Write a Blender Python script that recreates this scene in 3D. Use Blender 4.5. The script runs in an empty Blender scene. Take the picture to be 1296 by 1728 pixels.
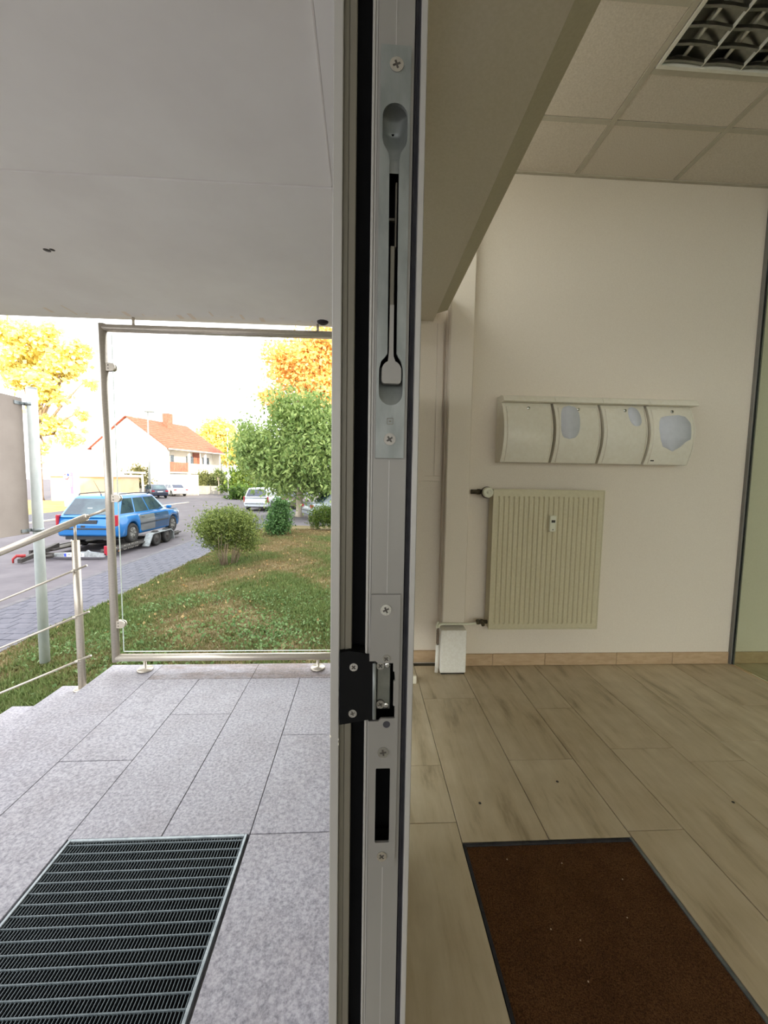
import bpy, bmesh, math, random
import numpy as np
from mathutils import Vector, Matrix
from mathutils.geometry import tessellate_polygon
random.seed(7)
SC = bpy.context.scene
COL = SC.collection
PI = math.pi

# ------------------------------------------------------------------ camera, sky, sun, exposure
def make_camera():
    yaw, pitch, roll = math.radians(3.04), math.radians(-4.64), math.radians(0.91)
    cy, sy, cp, sp = math.cos(yaw), math.sin(yaw), math.cos(pitch), math.sin(pitch)
    f = Vector((sy * cp, cy * cp, sp)); r = Vector((cy, -sy, 0)); u = r.cross(f)
    r2 = r * math.cos(roll) + u * math.sin(roll); u2 = u * math.cos(roll) - r * math.sin(roll)
    m = Matrix((r2, u2, -f)).transposed().to_4x4()
    m.translation = Vector((0, 0, 1.27))
    cam = bpy.data.cameras.new('camera'); o = bpy.data.objects.new('camera', cam); COL.objects.link(o)
    o.matrix_world = m
    cam.sensor_fit = 'VERTICAL'; cam.sensor_height = 24.0
    cam.lens = 665.0 / 1728.0 * 24.0
    cam.clip_start = 0.02; cam.clip_end = 900
    SC.camera = o
make_camera()

SKY_STRENGTH = 2.6
SUN_STRENGTH = 6.5
world = bpy.data.worlds.new('sky'); SC.world = world; world.use_nodes = True
bg = world.node_tree.nodes['Background']
bg.inputs['Color'].default_value = (0.97, 0.985, 1.0, 1); bg.inputs['Strength'].default_value = SKY_STRENGTH
sun = bpy.data.lights.new('evening_sun', 'SUN'); sun.energy = SUN_STRENGTH; sun.angle = math.radians(0.6); sun.color = (1.0, 0.86, 0.62)
so = bpy.data.objects.new('evening_sun', sun); COL.objects.link(so)
so.rotation_euler = Vector((0.50, -0.80, 0.30)).to_track_quat('Z', 'Y').to_euler()
SC.view_settings.view_transform = 'Standard'; SC.view_settings.look = 'None'
SC.view_settings.gamma = 1.0; SC.view_settings.use_curve_mapping = False
SC.view_settings.exposure = 0.54

# ------------------------------------------------------------------ materials
def new_mat(name):
    m = bpy.data.materials.new(name); m.use_nodes = True
    nt = m.node_tree; nt.nodes.clear()
    out = nt.nodes.new('ShaderNodeOutputMaterial'); b = nt.nodes.new('ShaderNodeBsdfPrincipled')
    nt.links.new(b.outputs[0], out.inputs[0])
    return m, nt, b
def srgb(r, g, b):
    f = lambda c: (c / 255 / 12.92) if c / 255 <= 0.04045 else ((c / 255 + 0.055) / 1.055) ** 2.4
    return (f(r), f(g), f(b), 1)
def noise_color(nt, c1, c2, scale, detail=4, stretch=(1, 1, 1), lo=0.35, hi=0.65, coord='Object', rough=0.6):
    tc = nt.nodes.new('ShaderNodeTexCoord'); mp = nt.nodes.new('ShaderNodeMapping'); mp.inputs['Scale'].default_value = stretch
    n = nt.nodes.new('ShaderNodeTexNoise'); n.inputs['Scale'].default_value = scale; n.inputs['Detail'].default_value = detail; n.inputs['Roughness'].default_value = rough
    cr = nt.nodes.new('ShaderNodeValToRGB'); cr.color_ramp.elements[0].position = lo; cr.color_ramp.elements[1].position = hi
    cr.color_ramp.elements[0].color = c1; cr.color_ramp.elements[1].color = c2
    src = tc.outputs[coord]
    oi = nt.nodes.new('ShaderNodeObjectInfo'); cm = nt.nodes.new('ShaderNodeCombineXYZ'); ad = nt.nodes.new('ShaderNodeVectorMath'); ad.operation = 'MULTIPLY_ADD'
    for k in range(3): nt.links.new(oi.outputs['Random'], cm.inputs[k])
    ad.inputs[1].default_value = (37, 53, 11); nt.links.new(cm.outputs[0], ad.inputs[0]); nt.links.new(src, ad.inputs[2]); src = ad.outputs[0]
    nt.links.new(src, mp.inputs[0]); nt.links.new(mp.outputs[0], n.inputs['Vector']); nt.links.new(n.outputs[0], cr.inputs[0])
    return cr, n
def add_bump(nt, b, n, strength=0.2, dist=0.002):
    bp = nt.nodes.new('ShaderNodeBump'); bp.inputs['Strength'].default_value = strength; bp.inputs['Distance'].default_value = dist
    nt.links.new(n.outputs[0], bp.inputs['Height']); nt.links.new(bp.outputs[0], b.inputs['Normal'])
def pmat(name, c1, c2=None, scale=30, rough=0.5, metal=0.0, stretch=(1, 1, 1), bump=0, detail=4, lo=0.35, hi=0.65, spec=0.5, dist=0.002, coat=0):
    m, nt, b = new_mat(name)
    if c2 is None: c2 = tuple(min(1, c * 1.07) for c in c1[:3]) + (1,)
    cr, n = noise_color(nt, c1, c2, scale, detail, stretch, lo, hi)
    nt.links.new(cr.outputs[0], b.inputs['Base Color'])
    b.inputs['Roughness'].default_value = rough; b.inputs['Metallic'].default_value = metal
    b.inputs['Specular IOR Level'].default_value = spec
    b.inputs['Coat Weight'].default_value = coat
    if bump: add_bump(nt, b, n, bump, dist)
    return m
def mul(nt, a, bsock, fac=1.0):
    x = nt.nodes.new('ShaderNodeMix'); x.data_type = 'RGBA'; x.blend_type = 'MULTIPLY'; x.inputs[0].default_value = fac
    nt.links.new(a, x.inputs[6]); nt.links.new(bsock, x.inputs[7]); return x.outputs[2]
def obj_random(nt, lo, hi):
    oi = nt.nodes.new('ShaderNodeObjectInfo'); cr = nt.nodes.new('ShaderNodeValToRGB')
    cr.color_ramp.elements[0].color = lo; cr.color_ramp.elements[1].color = hi
    nt.links.new(oi.outputs['Random'], cr.inputs[0]); return cr.outputs[0]

M = {}
M['alu'] = pmat('satin_aluminium', srgb(122, 119, 113), srgb(129, 126, 120), 14, 0.48, 0.2, (1, 1, 0.2))
M['alu_light'] = pmat('light_satin_aluminium', srgb(150, 147, 141), srgb(158, 155, 149), 14, 0.45, 0.2, (1, 1, 0.2))
M['alu_olive'] = pmat('dull_olive_aluminium', srgb(96, 91, 78), srgb(106, 101, 88), 14, 0.5, 0.2, (1, 1, 0.2))
M['alu_dark'] = pmat('dark_inner_profile', srgb(38, 37, 35), srgb(50, 48, 46), 30, 0.6, 0.2)
M['rubber'] = pmat('black_rubber', srgb(9, 9, 10), srgb(13, 13, 14), 50, 0.85, spec=0.1)
M['gasket'] = pmat('dark_grey_gasket', srgb(40, 39, 44), srgb(54, 53, 57), 50, 0.6, spec=0.3)
M['zinc'] = pmat('zinc_plated_steel', srgb(106, 110, 106), srgb(126, 129, 125), 60, 0.42, 0.3, (1, 1, 0.35))
M['steel'] = pmat('polished_screw_steel', srgb(190, 188, 180), srgb(215, 213, 206), 40, 0.25, 0.9)
M['screw_dark'] = pmat('darkened_screw_steel', srgb(84, 80, 74), srgb(112, 107, 100), 40, 0.3, 0.85)
M['blackpaint'] = pmat('black_cast_metal', srgb(5, 5, 5), srgb(8, 8, 8), 40, 0.7, 0.0, spec=0.12)
M['keeper'] = pmat('grey_latch_steel', srgb(112, 113, 104), srgb(132, 133, 124), 40, 0.35, 0.7)
M['inox'] = pmat('brushed_stainless_steel', srgb(186, 177, 163), srgb(206, 198, 184), 60, 0.28, 0.45, (1, 1, 14))
M['wallpaint'] = pmat('white_wall_paint', srgb(228, 215, 198), srgb(235, 223, 207), 220, 0.75, bump=0.25, dist=0.0015)
M['ceilpaint'] = pmat('white_canopy_paint', srgb(232, 228, 223), srgb(238, 235, 230), 3, 0.8, bump=0.1, dist=0.002)
M['soffit'] = pmat('matt_grey_soffit', srgb(214, 205, 184), srgb(220, 211, 192), 120, 0.75, bump=0.1)
M['soffit_edge'] = pmat('shaded_edge_profile', srgb(184, 176, 150), srgb(191, 183, 158), 120, 0.7)  # darker than the soffit: the chamfer's shade is painted into this tone
M['tile_ceiling'] = pmat('mineral_fibre_tile', srgb(206, 194, 178), srgb(222, 211, 196), 160, 0.9, bump=0.35, dist=0.002)
M['tbar'] = pmat('ceiling_grid_bar', srgb(186, 177, 158), srgb(192, 184, 166), 30, 0.6)
M['louver'] = pmat('mirror_louvre', srgb(112, 112, 104), srgb(132, 132, 124), 20, 0.28, 0.9)
M['lamp_frame'] = pmat('white_lamp_frame', srgb(224, 220, 206), srgb(230, 226, 214), 20, 0.5)
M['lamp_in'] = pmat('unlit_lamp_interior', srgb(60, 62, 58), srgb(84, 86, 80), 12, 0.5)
M['white_plastic'] = pmat('white_powder_coat', srgb(234, 226, 208), srgb(239, 232, 216), 40, 0.4)
M['white_box'] = pmat('white_rough_casing', srgb(236, 230, 220), srgb(246, 242, 234), 90, 0.6, bump=0.3, dist=0.001)
M['blot'] = pmat('pale_grey_blot', srgb(206, 207, 214), srgb(212, 213, 220), 30, 0.6)
M['dark_detail'] = pmat('dark_detail', srgb(42, 38, 32), srgb(60, 54, 46), 30, 0.5)
M['rad'] = pmat('ivory_radiator_enamel', srgb(204, 193, 160), srgb(210, 200, 168), 60, 0.4)
M['brass'] = pmat('aged_valve_brass', srgb(72, 64, 48), srgb(98, 88, 66), 60, 0.5, 0.4)
M['meter'] = pmat('pale_meter_plastic', srgb(222, 219, 196), srgb(228, 225, 204), 60, 0.4)
M['skirting'] = pmat('beige_stone_skirting', srgb(182, 152, 118), srgb(202, 174, 140), 24, 0.45, stretch=(0.6, 1, 2.2), lo=0.3, hi=0.7)
M['grout'] = pmat('dark_grout', srgb(74, 66, 50), srgb(88, 79, 62), 60, 0.9)
M['grout_out'] = pmat('grey_mortar', srgb(112, 108, 106), srgb(132, 128, 126), 60, 0.9)
M['mat_edge'] = pmat('blue_grey_mat_frame', srgb(108, 114, 116), srgb(134, 140, 142), 30, 0.4, 0.6)
M['galv'] = pmat('galvanised_steel', srgb(134, 142, 146), srgb(162, 169, 172), 40, 0.42, 0.5)
M['pit'] = pmat('near_black_pit_floor', srgb(6, 6, 8), srgb(11, 11, 13), 30, 0.95, spec=0.1)  # near-black tone paints in the shade between the grate bars
M['pole_paint'] = pmat('pale_painted_pole', srgb(180, 189, 189), srgb(200, 206, 204), 9, 0.45, stretch=(1, 1, 0.4))
M['signback'] = pmat('beige_grey_sign_back', srgb(150, 140, 133), srgb(164, 154, 147), 2.2, 0.7, detail=6)
M['tyre'] = pmat('tyre_rubber', srgb(34, 33, 33), srgb(50, 48, 47), 40, 0.8)
M['rim'] = pmat('grey_wheel_rim', srgb(120, 118, 114), srgb(150, 148, 144), 20, 0.4, 0.6)
M['trim_dark'] = pmat('dark_car_trim', srgb(40, 44, 50), srgb(54, 58, 64), 30, 0.5)
M['red_lamp'] = pmat('red_lamp_lens', srgb(160, 30, 48), srgb(176, 44, 60), 40, 0.25)
M['white_lamp'] = pmat('clear_lamp_lens', srgb(220, 226, 232), srgb(236, 240, 244), 40, 0.2)
M['plate'] = pmat('white_number_plate', srgb(226, 230, 236), srgb(236, 238, 242), 30, 0.4)
M['eu_blue'] = pmat('blue_plate_strip', srgb(50, 74, 190), srgb(60, 84, 204), 30, 0.4)
M['trailer'] = pmat('galvanised_trailer', srgb(150, 154, 156), srgb(184, 190, 192), 14, 0.4, 0.5)
M['trailer_dark'] = pmat('dark_trailer_frame', srgb(52, 48, 46), srgb(68, 64, 61), 14, 0.6)
M['orange'] = pmat('orange_decal', srgb(206, 130, 60), srgb(216, 140, 70), 14, 0.6)
M['letter'] = pmat('pale_lettering', srgb(214, 208, 198), srgb(222, 216, 206), 14, 0.6)
M['asphalt'] = pmat('grey_asphalt', srgb(86, 81, 87), srgb(103, 98, 103), 1.3, 0.85, detail=8, bump=0.15, dist=0.01)
M['paver'] = pmat('grey_paver', srgb(78, 78, 89), srgb(96, 95, 105), 7, 0.8, detail=6)
M['kerbstone'] = pmat('grey_kerb_granite', srgb(84, 82, 88), srgb(104, 101, 104), 9, 0.8, detail=6)
M['soil'] = pmat('brown_soil', srgb(92, 80, 52), srgb(120, 108, 70), 2.2, 0.95, detail=8, bump=0.4, dist=0.02)
M['verge'] = pmat('dry_yellow_verge', srgb(150, 130, 76), srgb(186, 160, 100), 1.2, 0.95, detail=8)
M['bark'] = pmat('grey_brown_bark', srgb(122, 104, 88), srgb(160, 142, 122), 9, 0.9, stretch=(1, 1, 0.25), bump=0.5, dist=0.02)
M['bark_pale'] = pmat('pale_bark', srgb(178, 164, 146), srgb(206, 194, 178), 6, 0.9, stretch=(1, 1, 0.3), bump=0.3, dist=0.02)
M['house_white'] = pmat('white_render', srgb(240, 234, 220), srgb(246, 241, 230), 1.5, 0.85)
M['brick_red'] = pmat('red_brown_panel', srgb(150, 92, 76), srgb(176, 112, 92), 3, 0.8)
M['rooftile'] = pmat('orange_clay_roof', srgb(160, 78, 58), srgb(182, 98, 76), 2.0, 0.8)
M['garage'] = pmat('beige_garage_render', srgb(226, 194, 158), srgb(236, 206, 172), 1.0, 0.85)
M['white_wall_out'] = pmat('white_garden_wall', srgb(236, 230, 220), srgb(244, 240, 232), 1.0, 0.85)
M['grey_wall'] = pmat('grey_concrete_wall', srgb(150, 146, 140), srgb(170, 166, 160), 2.0, 0.9)
M['window_far'] = pmat('far_window_glass', srgb(70, 76, 84), srgb(96, 104, 112), 4, 0.1, 0.3)
M['car_glass'] = pmat('tinted_car_glass', srgb(44, 60, 74), srgb(74, 96, 104), 1.6, 0.06, 0.1, spec=0.9)
M['car_glass_dark'] = pmat('dark_car_glass', srgb(30, 36, 60), srgb(44, 52, 80), 1.6, 0.06, 0.1, spec=0.9)
M['lavender'] = pmat('lavender_sign_panel', srgb(168, 150, 180), srgb(176, 158, 188), 4, 0.6)
def paint(name, c): return pmat(name, c, tuple(min(1, v * 1.06) for v in c[:3]) + (1,), 2, 0.28, 0.15, coat=0.6)
M['car_blue'] = paint('bright_blue_paint', srgb(24, 110, 180))
M['car_blue_dull'] = paint('dull_blue_paint', srgb(42, 74, 108))
M['car_grey'] = paint('grey_door_paint', srgb(108, 110, 112))
M['car_silver'] = paint('silver_paint', srgb(196, 202, 210))
M['car_white'] = paint('white_paint', srgb(232, 232, 232))
M['car_navy'] = paint('dark_navy_paint', srgb(48, 54, 76))
M['car_maroon'] = paint('maroon_paint', srgb(88, 66, 68))
M['car_slate'] = paint('slate_paint', srgb(150, 158, 168))

M['grate_steel'] = pmat('dark_galvanised_grate', srgb(84, 93, 97), srgb(104, 113, 117), 40, 0.5, 0.3)
M['added_paving'] = pmat('pale_concrete_paving', srgb(186, 180, 172), srgb(200, 194, 186), 6, 0.8, detail=6)
M['hook_red'] = pmat('dull_red_paint', srgb(150, 36, 40), srgb(168, 48, 50), 20, 0.5)
def glass_mat(name, tint, refl=0.09, rough=0.02, extra=0.0):
    m = bpy.data.materials.new(name); m.use_nodes = True; nt = m.node_tree; nt.nodes.clear()
    out = nt.nodes.new('ShaderNodeOutputMaterial'); tr = nt.nodes.new('ShaderNodeBsdfTransparent'); gl = nt.nodes.new('ShaderNodeBsdfGlossy')
    mx = nt.nodes.new('ShaderNodeMixShader'); lw = nt.nodes.new('ShaderNodeLayerWeight'); lw.inputs[0].default_value = refl
    tr.inputs[0].default_value = tint; gl.inputs[0].default_value = (0.95, 0.97, 0.96, 1); gl.inputs['Roughness'].default_value = rough
    nt.links.new(lw.outputs['Fresnel'], mx.inputs[0]); nt.links.new(tr.outputs[0], mx.inputs[1]); nt.links.new(gl.outputs[0], mx.inputs[2])
    nt.links.new(mx.outputs[0], out.inputs[0]); return m
M['glass'] = glass_mat('clear_screen_glass', (0.97, 0.98, 0.97, 1), 0.06)
M['glass_edge'] = pmat('pale_glass_edge', srgb(196, 206, 198), srgb(210, 218, 212), 30, 0.2)
M['glass_green'] = glass_mat('green_partition_glass', (0.905, 0.955, 0.895, 1), 0.10)
M['glass_front'] = glass_mat('shopfront_glass', (0.95, 0.97, 0.95, 1), 0.06)

def stone_mat(name='speckled_granite', stain=False):
    m, nt, b = new_mat(name)
    cr, n = noise_color(nt, srgb(117, 116, 124), srgb(176, 173, 180), 85, 5, lo=0.34, hi=0.62, rough=0.75)
    cr2, n2 = noise_color(nt, (0.86, 0.84, 0.83, 1), (1, 1, 1, 1), 5, 4, lo=0.3, hi=0.6)
    c = mul(nt, cr.outputs[0], cr2.outputs[0])
    c = mul(nt, c, obj_random(nt, (0.95, 0.95, 0.96, 1), (1, 1, 1, 1)))
    if stain:
        cr3, n3 = noise_color(nt, srgb(206, 190, 178), (1, 1, 1, 1), 3.5, 8, (1, 3, 1), lo=0.42, hi=0.62, rough=0.7); c = mul(nt, c, cr3.outputs[0])
    nt.links.new(c, b.inputs['Base Color']); b.inputs['Roughness'].default_value = 0.5
    add_bump(nt, b, n, 0.12, 0.001); return m
M['granite'] = stone_mat(); M['granite_stained'] = stone_mat('stained_granite', True)
def plank_mat():
    m, nt, b = new_mat('travertine_plank')
    oi = nt.nodes.new('ShaderNodeObjectInfo')
    tc = nt.nodes.new('ShaderNodeTexCoord'); ad = nt.nodes.new('ShaderNodeVectorMath'); ad.operation = 'MULTIPLY_ADD'
    cmb = nt.nodes.new('ShaderNodeCombineXYZ')
    for k in range(3): nt.links.new(oi.outputs['Random'], cmb.inputs[k])
    ad.inputs[1].default_value = (37, 53, 11); nt.links.new(cmb.outputs[0], ad.inputs[0]); nt.links.new(tc.outputs['Object'], ad.inputs[2])
    mp = nt.nodes.new('ShaderNodeMapping'); mp.inputs['Scale'].default_value = (1, 0.16, 1); nt.links.new(ad.outputs[0], mp.inputs[0])
    n = nt.nodes.new('ShaderNodeTexNoise'); n.inputs['Scale'].default_value = 15; n.inputs['Detail'].default_value = 7; n.inputs['Roughness'].default_value = 0.62; n.inputs['Distortion'].default_value = 0.25
    nt.links.new(mp.outputs[0], n.inputs['Vector'])
    cr = nt.nodes.new('ShaderNodeValToRGB'); e = cr.color_ramp.elements
    e[0].position = 0.28; e[0].color = srgb(164, 147, 119); e[1].position = 0.68; e[1].color = srgb(216, 201, 174)
    x = e.new(0.45); x.color = srgb(203, 186, 156)
    nt.links.new(n.outputs[0], cr.inputs[0])
    n2 = nt.nodes.new('ShaderNodeTexNoise'); n2.inputs['Scale'].default_value = 9; n2.inputs['Detail'].default_value = 5; nt.links.new(ad.outputs[0], n2.inputs['Vector'])
    cr2 = nt.nodes.new('ShaderNodeValToRGB'); cr2.color_ramp.elements[0].position = 0.3; cr2.color_ramp.elements[1].position = 0.6
    cr2.color_ramp.elements[0].color = (0.90, 0.89, 0.87, 1); cr2.color_ramp.elements[1].color = (1, 1, 1, 1); nt.links.new(n2.outputs[0], cr2.inputs[0])
    c = mul(nt, cr.outputs[0], cr2.outputs[0])
    c = mul(nt, c, obj_random(nt, (0.92, 0.90, 0.88, 1), (1, 1, 1, 1)))
    nt.links.new(c, b.inputs['Base Color']); b.inputs['Roughness'].default_value = 0.5
    add_bump(nt, b, n, 0.08, 0.001); return m
M['plank'] = plank_mat()
def coir_mat():
    m, nt, b = new_mat('brown_coir_pile')
    cr, n = noise_color(nt, srgb(66, 43, 25), srgb(122, 85, 54), 330, 3, lo=0.35, hi=0.7)
    cr2, n2 = noise_color(nt, (0.72, 0.70, 0.68, 1), (1, 1, 1, 1), 7, 4, lo=0.3, hi=0.65)
    nt.links.new(mul(nt, cr.outputs[0], cr2.outputs[0]), b.inputs['Base Color'])
    b.inputs['Roughness'].default_value = 0.95; b.inputs['Specular IOR Level'].default_value = 0.1
    add_bump(nt, b, n, 0.8, 0.004); return m
M['coir'] = coir_mat()
def attr_mat(name, trans=0.35, rough=0.55):
    m = bpy.data.materials.new(name); m.use_nodes = True; nt = m.node_tree; nt.nodes.clear()
    out = nt.nodes.new('ShaderNodeOutputMaterial'); b = nt.nodes.new('ShaderNodeBsdfPrincipled'); at = nt.nodes.new('ShaderNodeAttribute'); at.attribute_name = 'Col'
    t = nt.nodes.new('ShaderNodeBsdfTranslucent'); mx = nt.nodes.new('ShaderNodeMixShader'); mx.inputs[0].default_value = trans
    nt.links.new(at.outputs['Color'], b.inputs['Base Color']); nt.links.new(at.outputs['Color'], t.inputs[0])
    b.inputs['Roughness'].default_value = rough; b.inputs['Specular IOR Level'].default_value = 0.3
    nt.links.new(b.outputs[0], mx.inputs[1]); nt.links.new(t.outputs[0], mx.inputs[2]); nt.links.new(mx.outputs[0], out.inputs[0]); return m
M['leaf'] = attr_mat('leaf_surface')
M['blade'] = attr_mat('grass_blade', 0.25, 0.7)

# ------------------------------------------------------------------ mesh builder
class MB:
    def __init__(s): s.v = []; s.f = []; s.m = []; s.sm = []
    def add(s, vs, fs, m=0, sm=False):
        k = len(s.v); s.v += [tuple(map(float, v)) for v in vs]
        for f in fs: s.f.append(tuple(i + k for i in f)); s.m.append(m); s.sm.append(sm)
        return s
    def box(s, x0, x1, y0, y1, z0, z1, b=0.0, m=0):
        lo, hi = (min(x0, x1), min(y0, y1), min(z0, z1)), (max(x0, x1), max(y0, y1), max(z0, z1))
        if b <= 0:
            vs = [((lo, hi)[i & 1][0], (lo, hi)[i >> 1 & 1][1], (lo, hi)[i >> 2 & 1][2]) for i in range(8)]
            return s.add(vs, [(0, 2, 3, 1), (4, 5, 7, 6), (0, 1, 5, 4), (2, 6, 7, 3), (0, 4, 6, 2), (1, 3, 7, 5)], m)
        b = min(b, min(hi[i] - lo[i] for i in range(3)) * 0.45)
        vs, ix = [], {}
        for sx in (0, 1):
            for sy in (0, 1):
                for sz in (0, 1):
                    sg = (sx, sy, sz)
                    for ax in range(3):
                        p = []
                        for i in range(3):
                            e = (lo, hi)[sg[i]][i]
                            p.append(e if i == ax else e + (b if sg[i] == 0 else -b))
                        ix[(sx, sy, sz, ax)] = len(vs); vs.append(p)
        fs = []
        def key(ax, sa, o1, s1, o2, s2, on):
            k = [0, 0, 0]; k[ax] = sa; k[o1] = s1; k[o2] = s2; return ix[(k[0], k[1], k[2], on)]
        for ax in range(3):
            o1, o2 = [i for i in range(3) if i != ax]
            for sa in (0, 1):
                fs.append(tuple(key(ax, sa, o1, a, o2, c, ax) for a, c in ((0, 0), (1, 0), (1, 1), (0, 1))))
        for a1, a2 in ((0, 1), (0, 2), (1, 2)):
            o = 3 - a1 - a2
            for s1 in (0, 1):
                for s2 in (0, 1):
                    fs.append((key(a1, s1, a2, s2, o, 0, a1), key(a1, s1, a2, s2, o, 1, a1), key(a1, s1, a2, s2, o, 1, a2), key(a1, s1, a2, s2, o, 0, a2)))
        for sx in (0, 1):
            for sy in (0, 1):
                for sz in (0, 1): fs.append(tuple(ix[(sx, sy, sz, a)] for a in range(3)))
        return s.add(vs, fs, m)
    def tube(s, p, q, r, r2=None, n=12, m=0, caps=True):
        p, q = Vector(p), Vector(q); r2 = r if r2 is None else r2
        d = (q - p).normalized(); a = d.orthogonal().normalized(); c = d.cross(a)
        vs = []
        for (o, rr) in ((p, r), (q, r2)):
            for i in range(n): t = 2 * PI * i / n; vs.append(o + a * (rr * math.cos(t)) + c * (rr * math.sin(t)))
        s.add(vs, [(i, (i + 1) % n, n + (i + 1) % n, n + i) for i in range(n)], m, True)
        if caps: s.add(vs, [tuple(range(n))[::-1], tuple(range(n, 2 * n))], m)
        return s
    def path(s, pts, r, n=10, m=0):
        pts = [Vector(p) for p in pts]; rs = r if isinstance(r, (list, tuple)) else [r] * len(pts)
        vs = []; a = None
        for i, p in enumerate(pts):
            d = (pts[min(i + 1, len(pts) - 1)] - pts[max(i - 1, 0)]).normalized()
            a = d.orthogonal().normalized() if a is None else (a - d * a.dot(d)).normalized()
            c = d.cross(a)
            for k in range(n): t = 2 * PI * k / n; vs.append(p + a * (rs[i] * math.cos(t)) + c * (rs[i] * math.sin(t)))
        fs = [(i * n + k, i * n + (k + 1) % n, (i + 1) * n + (k + 1) % n, (i + 1) * n + k) for i in range(len(pts) - 1) for k in range(n)]
        s.add(vs, fs, m, True); L = (len(pts) - 1) * n
        s.add(vs, [tuple(range(n))[::-1], tuple(range(L, L + n))], m); return s
    def prism(s, poly, axis, a, b, holes=(), m=0):
        def P(u, w, h): return {'x': (h, u, w), 'y': (u, h, w), 'z': (u, w, h)}[axis]
        loops = [list(poly)] + [list(h) for h in holes]
        flat = [p for l in loops for p in l]; n = len(flat)
        tris = tessellate_polygon([[Vector((p[0], p[1], 0)) for p in l] for l in loops])
        vs = [P(p[0], p[1], a) for p in flat] + [P(p[0], p[1], b) for p in flat]
        fs = []
        for t in tris: fs.append(tuple(t)); fs.append(tuple(i + n for i in t)[::-1])
        k = 0
        for l in loops:
            for i in range(len(l)): j = (i + 1) % len(l); fs.append((k + i, k + j, n + k + j, n + k + i))
            k += len(l)
        return s.add(vs, fs, m)
    def lathe(s, c, axis, prof, n=20, m=0, sm=True):
        c = Vector(c); d = Vector(axis).normalized(); a = d.orthogonal().normalized(); e = d.cross(a)
        vs = [c + d * h + a * (r * math.cos(2 * PI * k / n)) + e * (r * math.sin(2 * PI * k / n)) for r, h in prof for k in range(n)]
        fs = [(i * n + k, i * n + (k + 1) % n, (i + 1) * n + (k + 1) % n, (i + 1) * n + k) for i in range(len(prof) - 1) for k in range(n)]
        s.add(vs, fs, m, sm); L = (len(prof) - 1) * n
        s.add(vs, [tuple(range(n))[::-1], tuple(range(L, L + n))], m); return s
    def grid(s, rows, m=0, sm=True, closed=False):
        n = len(rows[0]); vs = [p for r in rows for p in r]; e = n if closed else n - 1
        return s.add(vs, [(i * n + k, i * n + (k + 1) % n, (i + 1) * n + (k + 1) % n, (i + 1) * n + k) for i in range(len(rows) - 1) for k in range(e)], m, sm)
    def mesh(s, name, mats, org=(0, 0, 0), recalc=True):
        me = bpy.data.meshes.new(name)
        me.from_pydata([(x - org[0], y - org[1], z - org[2]) for x, y, z in s.v], [], s.f)
        for mm in (mats if isinstance(mats, (list, tuple)) else [mats]): me.materials.append(M[mm] if isinstance(mm, str) else mm)
        me.polygons.foreach_set('material_index', s.m); me.polygons.foreach_set('use_smooth', s.sm)
        if recalc:
            bm = bmesh.new(); bm.from_mesh(me); bmesh.ops.remove_doubles(bm, verts=bm.verts, dist=1e-6) if any(s.sm) else None
            bmesh.ops.recalc_face_normals(bm, faces=bm.faces); bm.to_mesh(me); bm.free()
        me.update(); return me

ORG = {}
def tag(o, label=None, cat=None, group=None, kind=None):
    if label: o['label'] = label
    if cat: o['category'] = cat
    if group: o['group'] = group
    if kind: o['kind'] = kind
    return o
def thing(name, label, cat, loc=(0, 0, 0), group=None, kind=None):
    o = bpy.data.objects.new(name, None); COL.objects.link(o); o.location = loc; o.empty_display_size = 0.1
    ORG[o] = Vector(loc); return tag(o, label, cat, group, kind)
def obj(name, mb, mats, parent=None, label=None, cat=None, group=None, kind=None, org=None, recalc=True):
    """link mb as ONE mesh object; world coordinates in mb"""
    if org is None:
        v = np.array(mb.v); org = Vector(((v[:, 0].min() + v[:, 0].max()) / 2, (v[:, 1].min() + v[:, 1].max()) / 2, v[:, 2].min()))
    org = Vector(org)
    o = bpy.data.objects.new(name, mb.mesh(name, mats, org, recalc)); COL.objects.link(o)
    if parent is not None: o.parent = parent; o.location = org - ORG[parent]
    else: o.location = org
    ORG[o] = org
    return tag(o, label, cat, group, kind)
def share(name, src, loc, parent=None, scale=None):
    """another object on the same mesh data"""
    o = src.copy(); o.name = name; COL.objects.link(o); o.parent = parent
    loc = Vector(loc); o.location = loc - (ORG[parent] if parent is not None else Vector()); ORG[o] = loc
    if scale: o.scale = scale
    return o
def text(name, s, size, loc, rot, mat, parent, extrude=0.001, align='CENTER'):
    cu = bpy.data.curves.new(name, 'FONT'); cu.body = s; cu.size = size; cu.extrude = extrude; cu.align_x = align; cu.align_y = 'CENTER'
    cu.materials.append(M[mat]); tmp = bpy.data.objects.new(name, cu); COL.objects.link(tmp); bpy.context.view_layer.update()
    me = bpy.data.meshes.new_from_object(tmp.evaluated_get(bpy.context.evaluated_depsgraph_get())); bpy.data.objects.remove(tmp)
    o = bpy.data.objects.new(name, me); COL.objects.link(o)
    o.parent = parent; o.location = Vector(loc) - ORG[parent]; o.rotation_euler = rot; ORG[o] = Vector(loc); return o
def arc(cx, cz, r, a0, a1, n): return [(cx + r * math.cos(math.radians(a0 + (a1 - a0) * i / n)), cz + r * math.sin(math.radians(a0 + (a1 - a0) * i / n))) for i in range(n + 1)]
# ------------------------------------------------------------------ the room and terrace: large structure
YB = 2.60          # back wall plane
ZC = 3.206         # suspended ceiling
KIND = 'structure'; RZ0 = -1.03
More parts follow.
